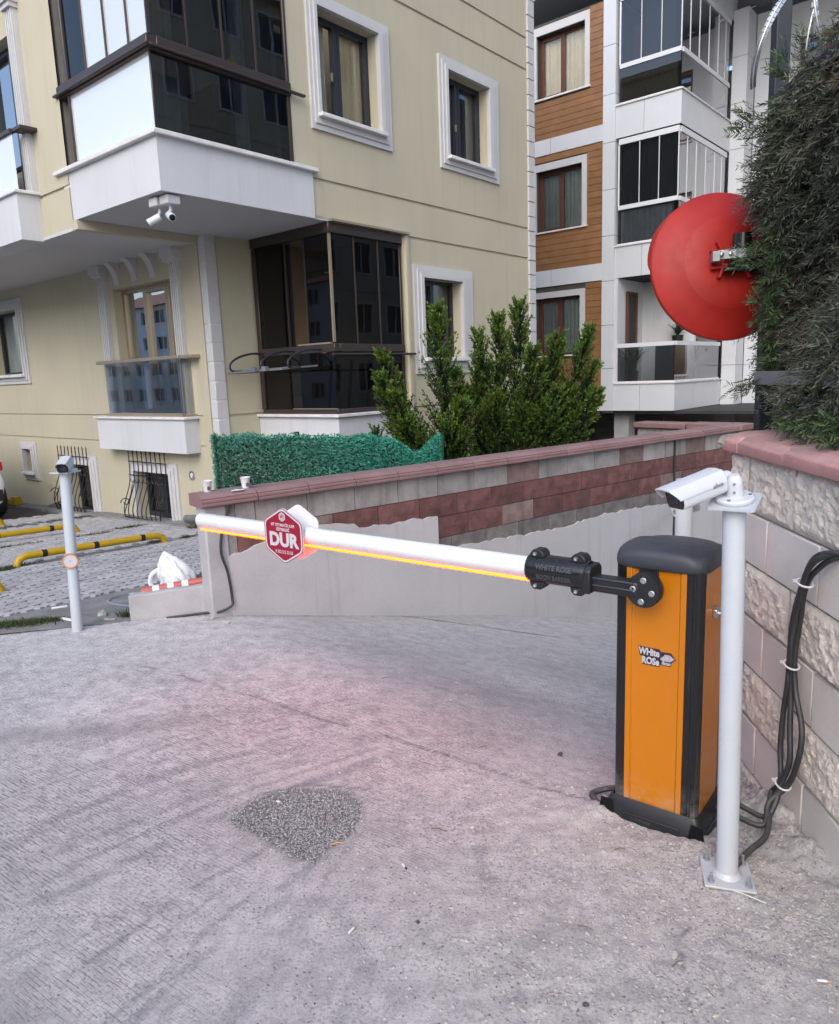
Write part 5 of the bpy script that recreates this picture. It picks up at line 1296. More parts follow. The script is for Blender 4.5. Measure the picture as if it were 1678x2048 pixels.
me = bpy.data.meshes.new('cap'); bm.to_mesh(me); bm.free(); me.materials.append(m_cap); me.polygons.foreach_set('use_smooth', [True] * len(me.polygons))
o = bpy.data.objects.new('cap', me); COL.objects.link(o); o.parent = bar
md = o.modifiers.new('soften', 'SUBSURF'); md.levels = 1; md.render_levels = 1
# moulded base skirt
b = B()
oo = rrect(cx - HW - .032, cx + HW + .032, -.032, DP + .032, .02, 4); mid = rrect(cx - HW - .026, cx + HW + .026, -.026, DP + .026, .02, 4); ii = rrect(cx - HW - .006, cx + HW + .006, -.006, DP + .006, .02, 4)
n = len(oo); b.add([(x, y, -.04) for x, y in oo] + [(x, y, .030) for x, y in mid] + [(x, y, .068) for x, y in ii] + [(x * .97, y, .068) for x, y in ii], [(r_ * n + k, r_ * n + (k + 1) % n, (r_ + 1) * n + (k + 1) % n, (r_ + 1) * n + k) for r_ in range(3) for k in range(n)])
sk = b.build('base_skirt', m_black, bar, smooth=True)
for sx in (-1, 1):
    b = B(); b.prism([(-.022, 0), (.022, 0), (.012, .055), (-.012, .055)], lambda x, y, d: Vector((cx + sx * (HW + .012) + d - .01, -.020 + x * .0 + .0, y + .005)) + Vector((x, -.012, 0)), 0, .02); b.build('skirt_lug', m_black, sk, bevel=.003)
b = B(); b.prism(rrect(-.105, .105, .004, .030, .01, 4), lambda x, y, d: Vector((cx + x, -.0285 - d + (y - .004) * .06, y - .004)), 0, .006); b.build('moulded_bar', m_black, sk, bevel=.002)
MF = Matrix.Rotation(R(90), 4, 'X')
text_obj('moulded_lettering', 'WHITE ROSE', .013, m_cap, sk, Matrix.Translation((cx - .035, -.0345, .010)) @ MF, .0004)
text_obj('moulded_lettering', 'WHITE ROSE', .018, m_cap, sk, Matrix.Translation((cx + HW + .0315, .09, .012)) @ Matrix.Rotation(R(90), 4, 'Z') @ MF, .0004)
# maker's sticker: black-edged plate with silver lettering and a striped arrow
def sticker():
    F = lambda x, y, d: Vector((-.005 + x, .0035 - d, .628 + y + .0 * x))
    pl = [(-.066, .030), (.008, .030), (.013, .022), (.048, .024), (.066, .003), (.050, -.012), (.050, -.025), (.016, -.025), (.010, -.024), (.010, -.034), (-.052, -.034), (-.052, -.004), (-.060, -.004)]
    b = B(); b.prism(pl, F, 0, .0015); s = b.build('maker_sticker', MAT('sticker_black', (.02, .012, .025), .5), bar)
    silver = MAT('sticker_silver', (.46, .44, .48), .45)
    Mx = lambda x, y: Matrix.Translation((-.005 + x, .0035 - .0018, .628 + y)) @ MF
    text_obj('lettering', 'WHite', .034, silver, s, Mx(-.027, .0135), .0014, sx=.76); text_obj('lettering', 'ROSe', .034, silver, s, Mx(-.022, -.0185), .0016, sx=.76)
    b = B()
    for k in range(11):
        x = .0135 + k * .0045; h = .013 - max(0, (x - .044)) * .75; c = .004 if k > 2 else -.002
        h2_ = h if k > 2 else .004 + k * .004
        b.prism([(x, c - h2_), (x + .0032, c - h2_ + .0008), (x + .0032, c + h2_ * .9), (x, c + h2_ * .9)], F, .0016, .0022)
    for k in range(7):
        x = .018 + k * .0045; b.prism([(x, -.022), (x + .003, -.022), (x + .003, -.013), (x, -.013)], F, .0016, .0021)
    b.build('striped_arrow', silver, s)
    b = B(); b.lathe([(.0028, .0022), (.0028, .0026)], 12, Matrix.Translation((-.005 + .033, .0035, .632)) @ MF); b.build('arrow_eye', m_signwhite, s)
sticker()
# drive hub with four bolts
ZH = .889; XH = -.022
MH = Matrix.Translation((XH, 0, ZH)) @ MF           # local z -> out of the front face
b = B(); b.lathe([(.03, .0), (.03, .055), (.056, .056), (.0585, .060), (.0585, .096), (.055, .101), (.001, .101)], 40, MH); hub = b.build('hub_disc', m_black, bar, smooth=True)
for a in (0, 90, 180, 270):
    b = B(); b.lathe([(.0105, .1005), (.0105, .1045), (.0085, .1055), (.0045, .1055), (.003, .103)], 16, MH @ Matrix.Translation((.032 * math.cos(R(a - 6)), .037 * math.sin(R(a - 6)), 0))); b.build('bolt', m_steel, hub, smooth=True)
# boom carrier, sleeve, boom
YB_ = -.078
b = B(); b.box((-.13, YB_, ZH + .0), (.19, .052, .056)); 
br = b.build('boom_carrier', m_black, bar, bevel=.010, seg=3)
b = B()
for z in (.019, -.006): b.box((-.135, YB_ - .0275, ZH + z + .004), (.165, .006, .006))
b.build('carrier_rib', m_cap, br, bevel=.002)
ZB = .912
MX = Matrix.Translation((0, YB_, ZB)) @ Matrix.Rotation(R(-90), 4, 'Y')   # local z -> -x of the barrier (to the tip)
b = B(); b.prism([(-.052, -.045), (.052, -.045), (.052, .035), (.035, .052), (-.035, .052), (-.052, .035)], lambda x, y, d: Vector((-.195 - d, YB_ + x, ZB - .010 + y)), 0, .028); b.build('sleeve_flange', m_black, br, bevel=.006)
def oval(a0, a1, rz, ry, nm, mt, parent, n=28, lip=0, cap_=True):
    bb = B(); pr = []
    for k, a in enumerate(a0 if isinstance(a0, list) else [a0, a1]):
        sc = a1[k] if isinstance(a0, list) else 1
        pr.append([(-a, YB_ + ry * sc * math.cos(t), ZB + rz * sc * math.sin(t)) for t in (2 * math.pi * j / n for j in range(n))])
    m_ = len(pr); bb.add([q for r_ in pr for q in r_], [(i * n + k, i * n + (k + 1) % n, (i + 1) * n + (k + 1) % n, (i + 1) * n + k) for i in range(m_ - 1) for k in range(n)] + [tuple(range(n)), tuple((m_ - 1) * n + k for k in range(n))])
    return bb.build(nm, mt, parent, smooth=True)
slv = oval([.215, .222, .436, .444, .452], [.97, 1, 1, .99, .93], .0525, .050, 'boom_sleeve', m_gloss, bar)
for a in (.252, .412):
    for sg in (1, -1):
        b = B(); b.prism([(-.030, 0), (.030, 0), (.026, .016), (.014, .028), (-.014, .028), (-.026, .016)], lambda x, y, d: Vector((-a + x, YB_ - .026 + d, ZB + sg * (.046 + y))), 0, .052); c_ = b.build('clamp_lug', m_black, slv, bevel=.003)
        b = B(); b.lathe([(.007, 0), (.007, .006), (.003, .006), (.003, .003)], 12, Matrix.Translation((-a - .006, YB_ - .026, ZB + sg * .059)) @ MF); b.build('bolt', m_steel, slv)
tm = MAT('moulded_letter', (.05, .055, .065), .35)  # lighter than the sleeve: highlights on the raised letters put into the colour
# raised lettering on the sleeve, tilted to its curve
text_obj('moulded_lettering', 'WHITE ROSE', .026, tm, slv, Matrix.Translation((-.335, YB_ - .0478, ZB + .018)) @ MF @ Matrix.Rotation(R(-19), 4, 'X'), .0012, .0025, sx=.93)
text_obj('moulded_lettering', 'BOOM BARRIER', .024, tm, slv, Matrix.Translation((-.335, YB_ - .0478, ZB - .018)) @ MF @ Matrix.Rotation(R(19), 4, 'X'), .0008, .002, sx=.80)
TIP = 2.42
boom = oval([.45, TIP - .006, TIP], [1, 1, .93], .039, .037, 'boom', m_boom, bar)
b = B(); b.box((-(TIP + .445) / 2 , YB_ - .004, ZB - .0462), (TIP - .46, .015, .0095)); b.build('led_strip', m_led, boom)
b = B(); b.box((-(TIP + .445) / 2, YB_, ZB - .0385), (TIP - .45, .024, .005)); b.build('led_channel', m_boom, boom)
# the hexagonal stop signs, one each side of the boom
def hexpts(w, h, k=.0, n=3):
    P = [(0, h), (w, h * .5), (w, -h * .5), (0, -h), (-w, -h * .5), (-w, h * .5)]
    out = []
    for i in range(6):                                            # rounded corners
        a, c, e = Vector(P[i - 1]), Vector(P[i]), Vector(P[(i + 1) % 6]); r_ = .018
        p0 = c + (a - c).normalized() * r_; p1 = c + (e - c).normalized() * r_
        out += [tuple(p0 * (1 - t) ** 2 + c * 2 * t * (1 - t) + p1 * t * t) for t in (0, .5, 1)]
    return out[::-1]
SX, SZ = -1.722, .908
for side in (0, 1):
    ys = YB_ - .048 if side == 0 else YB_ + .046
    sg = -1 if side == 0 else 1
    F = lambda x, y, d: Vector((SX + x, ys + sg * d, SZ + y))
    b = B(); b.prism(hexpts(.129, .136), F, 0, .006); s = b.build('stop_sign', MAT('sign_backing', (.74, .72, .74), .4) if side else m_signwhite, bar)
    b = B(); b.prism(hexpts(.128, .135), F, .0062, .0066); b.build('sign_edge', MAT('sign_edge_red', (.22, .03, .06), .4) if not side else m_signred, s)
    b = B(); b.prism(hexpts(.124, .131), F, .0068, .0072); b.build('sign_border', m_signwhite, s)
    b = B(); b.prism(hexpts(.116, .122), F, .0074, .0078); b.build('sign_face', m_signred, s)
    Mx = Matrix.Translation((SX, ys + sg * .0082, SZ)) @ (MF if side == 0 else Matrix.Rotation(R(180), 4, 'Z') @ MF)
    tx = lambda body, sz, y, off, sx=1.: text_obj('lettering', body, sz, m_signwhite, s, Mx @ Matrix.Translation((0, y, 0)), off, .0003, sx=sx)
    tx('DUR', .088, -.022, .0040, 1.06); tx('MT OTOMATİK KAPI', .0195, .050, .0005, .86); tx('SİSTEMLERİ', .0195, .029, .0005, .86); tx('0 332 312 33 03', .0215, -.078, .0003, .84)
    def hexr(w, h, cy=.090): return [(0, cy + h), (w, cy + h * .5), (w, cy - h * .5), (0, cy - h), (-w, cy - h * .5), (-w, cy + h * .5)][::-1]
    F3 = lambda x, y, d: Vector((SX + x, ys + sg * d, SZ + y))
    b = B(); b.prism(hexr(.0205, .0225), F3, .0080, .0084); em = b.build('emblem', m_signwhite, s)
    b = B(); b.prism(hexr(.0150, .0170), F3, .0086, .0088); b.build('emblem_field', m_charc, em)
    b = B(); b.prism(hexr(.0130, .0150), F3, .0090, .0092); b.build('emblem_inner', m_signwhite, em)
    text_obj('lettering', 'MT', .020, m_signred, em, Mx @ Matrix.Translation((0, .090, .0012)), .0008, .0003, sx=.75)
# loose cable by the skirt
b = B(); b.tube(smoothpath([(cx - HW - .02, .10, .03), (cx - HW - .07, .09, .012), (cx - HW - .10, .04, .006), (cx - HW - .05, .0, .0)]), .012, 8); b.build('supply_cable', m_rubber, bar, smooth=True)

# ================================================================== POSTS AND CAMERAS
def post(loc, lean, h, r, label, plate=True, group=None):
    e = empty('camera_post', loc, 0, label, 'post', group)
    b = B(); b.tube([(0, 0, .0 if plate else -.05), (lean[0], lean[1], h)], r, 28); b.build('tube', m_bluewhite, e, smooth=True)
    if plate:
        pm = Matrix.Rotation(R(-14), 4, 'Z')
        b = B(); b.box((0, 0, .004), (.150, .150, .008)); o = b.build('base_plate', m_bluewhite, e, bevel=.002); o.matrix_local = pm @ Matrix.Rotation(R(2), 4, 'Y')
        b = B(); b.lathe([(r + .012, .008), (r + .006, .014), (r, .022)], 28); b.build('weld', m_bluewhite, e, smooth=True)
        for sx in (-1, 1):
            for sy in (-1, 1):
                p = pm @ Vector((sx * .055, sy * .055, .008))
                b = B(); b.lathe([(.011, 0), (.011, .008), (.0055, .008), (.0055, .032), (.004, .034)], 6, Matrix.Translation(p)); b.build('anchor_bolt', m_steel, e)
    return e
pr_ = post((.936, 2.105, .004), (-.022, .004), 1.205, .0325, 'bluish white steel post bolted down in front of the orange barrier')
MPL = Matrix.Translation((.914, 2.109, 1.209)) @ Matrix.Rotation(R(-34), 4, 'Z') @ Matrix.Rotation(R(13), 4, 'X')
b = B(); b.prism(rrect(-.066, .066, -.066, .066, .012, 4), lambda x, y, d: Vector((x, y, d)), 0, .007); o = b.build('top_plate', m_bluewhite, pr_); o.matrix_local = Matrix.Translation((-.936, -2.105, -.004)) @ MPL
for sx, sy in ((-1, -1), (1, -1), (1, 1), (-1, 1)):
    b = B(); b.lathe([(.0085, .0071), (.0085, .0078)], 14, MPL @ Matrix.Translation((sx * .048, sy * .048, 0)) @ Matrix.Diagonal((1, 1.3, 1, 1))); o2 = b.build('bolt_hole', m_greypost, o); o2.matrix_local = o.matrix_local.inverted() @ Matrix.Translation((-.936, -2.105, -.004))

def bullet_camera(loc, M, label, ball, brand=True):
    """Body along local -y (lens end), hood on top; M orients it. 'ball' is the joint and base in the post's frame."""
    e = empty('security_camera', loc, 0, label, 'camera')
    w, h = .037, .036
    sec = [(w, -h * .5), (w, h * .35), (w * .72, h * .86), (0, h * 1.0), (-w * .72, h * .86), (-w, h * .35), (-w, -h * .5), (-w * .8, -h * .95), (w * .8, -h * .95)]
    b = B(); b.prism(sec, lambda x, y, d: M @ Vector((x, d, y)), -.168, 0); body = b.build('body', m_camw, e, bevel=.010, seg=3)
    hood = [(w + .003, h * .02), (w + .003, h * .42), (w * .78, h * .94 + .003), (0, h + .0045), (-w * .78, h * .94 + .003), (-w - .003, h * .42), (-w - .003, h * .02), (-w + .0005, h * .02), (-w + .0005, h * .40), (-w * .73, h * .88), (0, h), (w * .73, h * .88), (w - .0005, h * .40), (w - .0005, h * .02)]
    n = len(hood); b = B()
    b.add([M @ Vector((x, -.010, y)) for x, y in hood] + [M @ Vector((x, -.178 - max(0, y) * .75, y)) for x, y in hood], [tuple(range(n)), tuple(range(n, 2 * n))[::-1]] + [(i, (i + 1) % n, n + (i + 1) % n, n + i) for i in range(n)]); b.build('sun_hood', m_camw, e, smooth=True)
    lens_bez = [(x * .93, y * .92) for x, y in sec]
    b = B(); b.prism(lens_bez, lambda x, y, d: M @ Vector((x, d, y)), -.1705, -.160); lf = b.build('lens_face', m_gloss, e, bevel=.006)
    b = B(); b.lathe([(.017, -.001), (.016, .0015), (.010, .0005), (.002, .0)], 20, M @ Matrix.Translation((.004, -.1705, 0)) @ MF); b.build('lens', m_charc, lf, smooth=True)
    if brand: text_obj('lettering', 'alhua', .018, m_greypost, body, M @ Matrix.Translation((w + .0042, -.043, .003)) @ Matrix.Rotation(R(90), 4, 'Z') @ MF, .0, .0004)
    return e, body
# right-hand camera: looks left across the ramp, slightly down and towards the street
d_cam = Vector((-.90, -.36, -.235)).normalized()
def aim(d, at):
    y = -d; x = y.cross(Vector((0, 0, 1))).normalized(); z = x.cross(y)
    return Matrix((( x.x, y.x, z.x, at[0]), (x.y, y.y, z.y, at[1]), (x.z, y.z, z.z, at[2]), (0, 0, 0, 1)))
c_loc = (.914, 2.11, 1.217)
MC = aim(d_cam, (-.040, .015, .058))
e, body = bullet_camera(c_loc, MC, 'white bullet camera on the tall post in front of the orange barrier', None)
Mloc = Matrix.Translation((-.914, -2.11, -1.217)) @ MPL
b = B(); b.lathe([(.052, .008), (.054, .011), (.054, .018), (.050, .022), (.001, .023)], 32, Mloc); bs = b.build('mount_base', m_camw, e, smooth=True)
for a in (20, 140, 260):
    b = B(); b.lathe([(.005, .0225), (.005, .024), (.002, .024)], 10, Mloc @ Matrix.Translation((.042 * math.cos(R(a)), .042 * math.sin(R(a)), 0))); b.build('screw', m_greypost, bs)
b = B(); b.tube([Mloc @ Vector((0, .004, .02)), Mloc @ Vector((0, .002, .055)), Mloc @ Vector((0, .0, .075)), Mloc @ Vector((0, 0, .086))], [.024, .0225, .021, .012], 20); ar = b.build('mount_arm', m_camw, e, smooth=True)
b = B(); b.tube([MC @ Vector((0, -.004, .0)), MC @ Vector((0, .022, .0)), MC @ Vector((0, .036, .002))], [.021, .020, .016], 18); b.build('swivel', m_camw, e, smooth=True)
for z_, a in ((.040, 0), (.066, 6)):
    b = B(); b.lathe([(.0035, 0), (.0035, .002)], 10, Mloc @ Matrix.Translation((.004, -.0225, z_)) @ MF); b.build('screw', m_greypost, ar)
# post behind the barrier, its plate seen from underneath
pb = post((1.075, 2.93, -.14), (-.01, .0), 1.30, .034, 'white post standing behind the orange barrier with a tilted plate on it', plate=False)
MB = Matrix.Translation((-.008, .036, 1.215)) @ Matrix.Rotation(R(12), 4, 'Z') @ Matrix.Rotation(R(68), 4, 'X') @ Matrix.Rotation(R(8), 4, 'Z')
b = B(); b.prism(rrect(-.066, .066, -.066, .066, .012, 4), lambda x, y, d: MB @ Vector((x, y, d)), 0, .006); pl_ = b.build('top_plate', m_steel, pb)
for sx, sy in ((-1, -1), (1, -1), (1, 1), (-1, 1)):
    b = B(); b.lathe([(.011, .0061), (.011, .0075), (.007, .0075)], 14, MB @ Matrix.Translation((sx * .048, sy * .048, 0))); b.build('bolt_hole', m_greypost, pl_)
# left-hand post: round reflector half way, camera on top facing the viewer
pl = post((-.0 - 2.334, 4.779, 0), (.045, 0), 1.075, .0345, 'white steel post at the left edge of the driveway', plate=False)
MR_ = Matrix.Translation((.026, -.026, .495)) @ Matrix.Rotation(R(16), 4, 'Z') @ MF
b = B(); b.lathe([(.048, .0), (.050, .004), (.050, .022), (.042, .022), (.042, .018)], 28, MR_); rf = tag(b.build('round_reflector', MAT('copper_ring', (.55, .24, .12), .4, .2), None, smooth=True), 'round photocell reflector with an orange rim on the left post', 'reflector'); rf.location = (-2.334, 4.779, 0)
b = B(); b.lathe([(.042, .0185), (.001, .0192)], 28, MR_); b.build('reflector_face', m_signwhite, rf); b = B(); b.lathe([(.004, .0195), (.002, .021)], 8, MR_); b.build('screw', m_greypost, rf)
b = B(); b.prism(rrect(-.070, .070, -.070, .070, .01, 4), lambda x, y, d: Vector((.050 + x * .96 + y * .25, y * .96 - x * .25, 1.075 + d)), 0, .007); tp = b.build('top_plate', m_bluewhite, pl)
b = B(); b.lathe([(.009, .0071), (.009, .008)], 12, Matrix.Translation((.050 + .048 - .012, -.05, 1.075))); b.build('bolt_hole', m_greypost, tp)
ML = aim(Vector((.24, -.95, -.17)).normalized(), (-.005, .065, .060))
e2, bd2 = bullet_camera((-2.289, 4.779, 1.082), ML, 'white bullet camera on the left post pointing at the viewer', None, brand=False)
b = B(); b.lathe([(.05, .0), (.052, .004), (.052, .012), (.03, .016)], 24, Matrix.Translation((.02, .02, 0))); b.tube([(.02, .03, .01), (.015, .07, .05), (-.01, .06, .065)], [.022, .021, .018], 12); b.build('mount_base', m_camw, e2, smooth=True)

# twin cameras under the white balcony corner
def BLp(x, y, z): return BO + bv * x + bu * y + Vector((0, 0, z))
tw_ = empty('twin_camera_mount', BLp(-1.36, 6.68, 3.40), BA, 'pair of small cameras on junction boxes under the white balcony corner', 'camera')
for k, (x, y) in enumerate(((0, .13), (0.02, -.03))):
    b = B(); b.box((x, y, -.045), (.15, .14, .085)); jb_ = b.build('junction_box', m_trim, tw_, bevel=.012)
    b = B(); b.tube([(x, y, -.085), (x, y, -.13), (x - .02, y, -.16)], .016, 10); b.build('bracket', m_camw, jb_, smooth=True)
    d = Vector((-.62, .55, -.42) if k == 0 else (-.3, -.85, -.35)).normalized(); Mk = aim(d, (x - .02, y, -.18))
    b = B(); b.lathe([(.034, -.02), (.037, 0), (.037, .11), (.030, .115)], 16, Mk @ MF); b.build('camera_body', m_camw, jb_, smooth=True)
    b = B(); b.lathe([(.030, .1155), (.026, .118), (.001, .118)], 16, Mk @ MF); b.build('lens_face', m_gloss, jb_, smooth=True)

# ================================================================== CONVEX MIRROR (seen from behind)
mir = empty('convex_mirror', (1.395, 3.44, 2.036), 0, 'round red traffic mirror seen from behind beside the cypress hedge', 'mirror')
mdir = Vector((-.06, .98, -.17)).normalized()            
mir.scale = (1.09,) * 3                                  # the way the mirror looks: away from the viewer, left and down
zx = mdir; xx = Vector((0, 0, 1)).cross(zx).normalized(); yx = zx.cross(xx)
MM = Matrix(((xx.x, yx.x, zx.x, 0), (xx.y, yx.y, zx.y, 0), (xx.z, yx.z, zx.z, 0), (0, 0, 0, 1)))
b = B(); b.lathe([(.001, -.078), (.10, -.074), (.186, -.064), (.190, -.0605), (.245, -.036), (.292, -.010), (.300, -.004), (.302, .010), (.298, .022), (.285, .022), (.20, .045), (.001, .062)], 72, MM); sh = b.build('back_shell', m_red, mir, smooth=True)
b = B(); b.lathe([(.284, .0225), (.2, .048), (.001, .066)], 64, MM, cap0=False); b.build('mirror_face', MAT('mirror_silver', (.85, .86, .88), .03, 1., var=0, fine=0), mir, smooth=True)
# visor round the upper rim
b = B(); vs = []; n = 40
for i in range(n + 1):
    a = R(0 + 180 * i / n); k = math.sin(a) ** .5 if 0 < i < n else 0
    for r_, z in ((.303, .0), (.306, .012 + .05 * k), (.298, .012 + .05 * k), (.296, .0)): vs.append(MM @ Vector((r_ * math.cos(a), r_ * math.sin(a), z)))
b.add(vs, [(4 * i + k, 4 * i + (k + 1) % 4, 4 * i + 4 + (k + 1) % 4, 4 * i + 4 + k) for i in range(n) for k in range(4)]); b.build('visor', m_red, mir, smooth=True)
# Y-shaped stiffening ribs round the hub
for a in (35, 145, 215, 325):
    a0 = R(a); c, s = math.cos(a0), math.sin(a0); b = B()
    P = lambda r_, t: MM @ Vector((r_ * c - t * s, r_ * s + t * c, -.083))
    b.bar(P(.0, 0), P(.060, 0), .015, .034, tuple(zx)); b.bar(P(.056, 0), P(.094, .024), .011, .030, tuple(zx)); b.bar(P(.056, 0), P(.094, -.024), .011, .030, tuple(zx)); b.build('rib', m_red, mir, bevel=.003)
b = B(); b.lathe([(.034, -.07), (.034, -.115), (.02, -.118), (.001, -.118)], 20, MM); b.build('ball_socket', m_red, mir, smooth=True)
m_strap = MAT('dull_zinc', (.30, .315, .34), .5, .75, var=.25, vs=20, fine=.2)
# bracket clamp and its stub of tube
b = B(); b.tube([(.022, -.125, .005), (.022, -.125, .105)], .0365, 24); st = b.build('tube_stub', m_gloss, mir, smooth=True)
b = B(); b.tube([(.022, -.125, .012), (.022, -.125, .046)], .0405, 24); b.build('clamp_ring', m_strap, mir, smooth=True)
b = B(); b.box((-.038, -.138, .028), (.075, .006, .036), Matrix.Rotation(R(-14), 3, 'Z')); b.box((-.076, -.112, .022), (.030, .06, .040), Matrix.Rotation(R(-14), 3, 'Z')); b.build('clamp_strap', m_strap, mir, bevel=.003)
for x in (-.030, -.062):
    b = B(); b.lathe([(.008, 0), (.008, .007), (.004, .008)], 6, Matrix.Translation((x, -.143 + (-.035 - x) * .2, .028)) @ MF); b.build('bolt', m_steel, mir)
b = B(); b.tube([(-.02, -.115, -.006), (.14, -.09, -.006), (.42, .06, -.012)], .022, 14); b.build('bracket_arm', m_gloss, mir, smooth=True)
b = B(); b.box((.02, -.085, -.028), (.13, .11, .012)); b.build('bracket_plate', m_black, mir, bevel=.003)

# ================================================================== THREE CABLES ON THE RIGHT WALL
cbn = empty('cable_bundle', (1.3, 2.2, 0), 0, 'bundle of three black cables hanging out of the block wall in white ties', 'cable')
def cpt(s, z, d): p = V3(s, z, d); return (p.x - 1.3, p.y - 2.2, p.z)
PA = [(.080, 1.010, -.04), (.088, 1.018, .02), (.155, .990, .05), (.225, .90, .05), (.300, .74, .045), (.312, .62, .045), (.305, .50, .05), (.325, .38, .05), (.312, .25, .06), (.275, .14, .07), (.300, .075, .09)]
PB = [(.095, 1.005, -.04), (.105, 1.010, .03), (.160, .965, .06), (.215, .88, .06), (.275, .74, .05), (.285, .62, .055), (.300, .50, .04), (.270, .36, .05), (.235, .24, .06), (.255, .14, .075), (.225, .07, .11)]
PC = [(.088, .998, -.04), (.10, 1.00, .015), (.165, .950, .035), (.235, .87, .04), (.285, .73, .03), (.297, .60, .035), (.275, .48, .035), (.205, .38, .04), (.190, .28, .05), (.235, .15, .06), (.240, .08, .12)]
GP = lambda x, y, z: (x - 1.3, y - 2.2, z)
tailA = [GP(1.14, 2.27, .035), GP(1.05, 2.20, .02), GP(.97, 2.125, .02)]
tailB = [GP(1.17, 2.36, .035), GP(1.10, 2.45, .04), GP(1.04, 2.52, .03)]
tailC = [GP(1.15, 2.32, .03), GP(1.08, 2.38, .03), GP(1.03, 2.46, .02)]
for pts, tl in ((PA, tailA), (PB, tailB), (PC, tailC)):
    b = B(); b.tube(smoothpath([cpt(*p) for p in pts] + tl, 6), .0098, 10); b.build('cable', m_rubber, cbn, smooth=True)
for s, z, d in ((.222, .885, .05), (.295, .57, .045), (.258, .14, .068)):
    b = B(); c = Vector(cpt(s, z, d)); b.tube([c + Vector((RN * .026 * math.cos(t) * .9)) + RD * .032 * math.sin(t) + Vector((0, 0, .006 * math.sin(t))) for t in (2 * math.pi * k / 16 for k in range(17))], .0035, 5)
    b.box(c + RN * .022 + RD * .028, (.010, .010, .009)); b.build('cable_tie', m_paper, cbn)

# ================================================================== WHEEL STOPS
def wheel_stop(p0, p1, label):
    p0, p1 = Vector(p0), Vector(p1); d = (p1 - p0).normalized(); L = (p1 - p0).length; up = Vector((0, 0, 1))
    r = empty('wheel_stop', p0, 0, label, 'wheel stop', 'yellow wheel stops in the paved court')
    h = .115; rad = .036
    path = [Vector((0, 0, -.06)), d * .005 + up * .03, d * .03 + up * .085, d * .08 + up * .111, d * .13 + up * h] + [d * (L * k / 6) + up * h for k in range(1, 6)] + [d * (L - .13) + up * h, d * (L - .08) + up * .111, d * (L - .03) + up * .085, d * (L - .005) + up * .03, d * L - up * .06]
    b = B(); b.tube(path, rad, 14); tb = b.build('tube', m_stopyel, r, smooth=True)
    for k in (.17, .5, .83):
        b = B(); b.tube([d * (L * k - .025) + up * h, d * (L * k + .025) + up * h], rad + .0025, 14); b.build('black_band', m_black, r, smooth=True)
wheel_stop(on_court(-4.02, 7.16), on_court(-2.96, 8.40), 'yellow tube wheel stop in the middle of the court, both bent ends showing')
wheel_stop(on_court(-5.75, 8.05), on_court(-4.50, 9.55), 'yellow tube wheel stop further back, its right end behind the white post')
wheel_stop(on_court(-7.3, 9.1), on_court(-6.02, 10.52), 'yellow wheel stop farthest back, only its rounded end in view at the left edge')
wheel_stop(on_court(-4.6, 4.9), on_court(-3.53, 6.02), 'yellow wheel stop nearest the driveway, only its end in view at the left edge')

# ================================================================== BY THE WALL'S END
A_, B2_ = Vector((-2.045, 4.962, 0)), Vector((-1.535, 5.075, 0)); kd = (B2_ - A_).normalized(); kn = Vector((-kd.y, kd.x, 0))
b = B(); nseg = 8; vs = []
for i in range(nseg + 1):
    c = A_ + (B2_ - A_) * i / nseg; h0, h1 = .175 + .03 * i / nseg, .178 + .03 * i / nseg; w = .055 + .01 * math.sin(i)
    w = .065
    vs += [c - Vector((0, 0, .1)) , c + Vector((0, 0, h0 + .004 * math.sin(i * 2.1))), c + kn * w + Vector((0, 0, h1 + .004 * math.sin(i * 1.7))), c + kn * w - Vector((0, 0, .1))]
b.add(vs, [(4 * i + k, 4 * i + (k + 1) % 4, 4 * i + 4 + (k + 1) % 4, 4 * i + 4 + k) for i in range(nseg) for k in range(4)] + [(0, 1, 2, 3), tuple(4 * nseg + k for k in (3, 2, 1, 0))])
tag(b.build('kerb_block', m_conc, bevel=.008), 'low concrete kerb slab set on edge against the end of the block wall', 'kerb')
# the striped tube behind it
tp_ = empty('striped_pole', (0, 0, 0), 0, 'old red and white striped tube lying behind the concrete kerb slab', 'pole')
q0, q1 = Vector((-1.985, 5.06, .178)), Vector((-1.45, 5.20, .222)); dd = (q1 - q0)
b = B(); b.tube([q0, q0 + dd * .3, q0 + dd * .7, q1], .030, 14); b.build('tube', MAT('faded_red', (.42, .10, .085), .5, stain=.3), tp_, smooth=True)
for k in (.14, .32, .50): 
    b = B(); b.tube([q0 + dd * k, q0 + dd * (k + .08)], .0308, 14); b.build('white_band', m_paper, tp_, smooth=True)
# carrier bag
bg = bmesh.new(); bmesh.ops.create_icosphere(bg, subdivisions=5, radius=1)
for v in bg.verts:
    p = v.co.copy(); h = (p.z + 1) / 2
    w = .105 * (1 - h ** 3) ** .6 * (1 - .42 * h) + .012
    a = math.atan2(p.y, p.x); rad = math.hypot(p.x, p.y) ** .7
    fold = 1 + .14 * math.sin(a * 3 + h * 3) * h + .05 * math.sin(a * 7 + h * 5) + .02 * math.sin(a * 13 - h * 8)
    cr = float(vnoise(np.array([p.x * 2 + 9]), np.array([p.z * 2 + p.y + 7]), 2.2, 5, 4)[0]) - .5
    v.co = Vector((math.cos(a) * rad * w * fold * 1.05 - .05 * h ** 1.4 + cr * .02, math.sin(a) * rad * w * fold * .8 + cr * .015, h * .245 + cr * .012))
me = bpy.data.meshes.new('plastic_bag'); bg.to_mesh(me); bg.free(); me.materials.append(m_bag); me.polygons.foreach_set('use_smooth', [True] * len(me.polygons))
bag = bpy.data.objects.new('plastic_bag', me); COL.objects.link(bag); bag.location = on_court(-1.80, 5.36, .085); bag.rotation_euler = (0, R(-6), R(10)); bag.scale = (1.30, 1.30, 1.45)
tag(bag, 'knotted white plastic carrier bag standing behind the striped tube', 'bag')
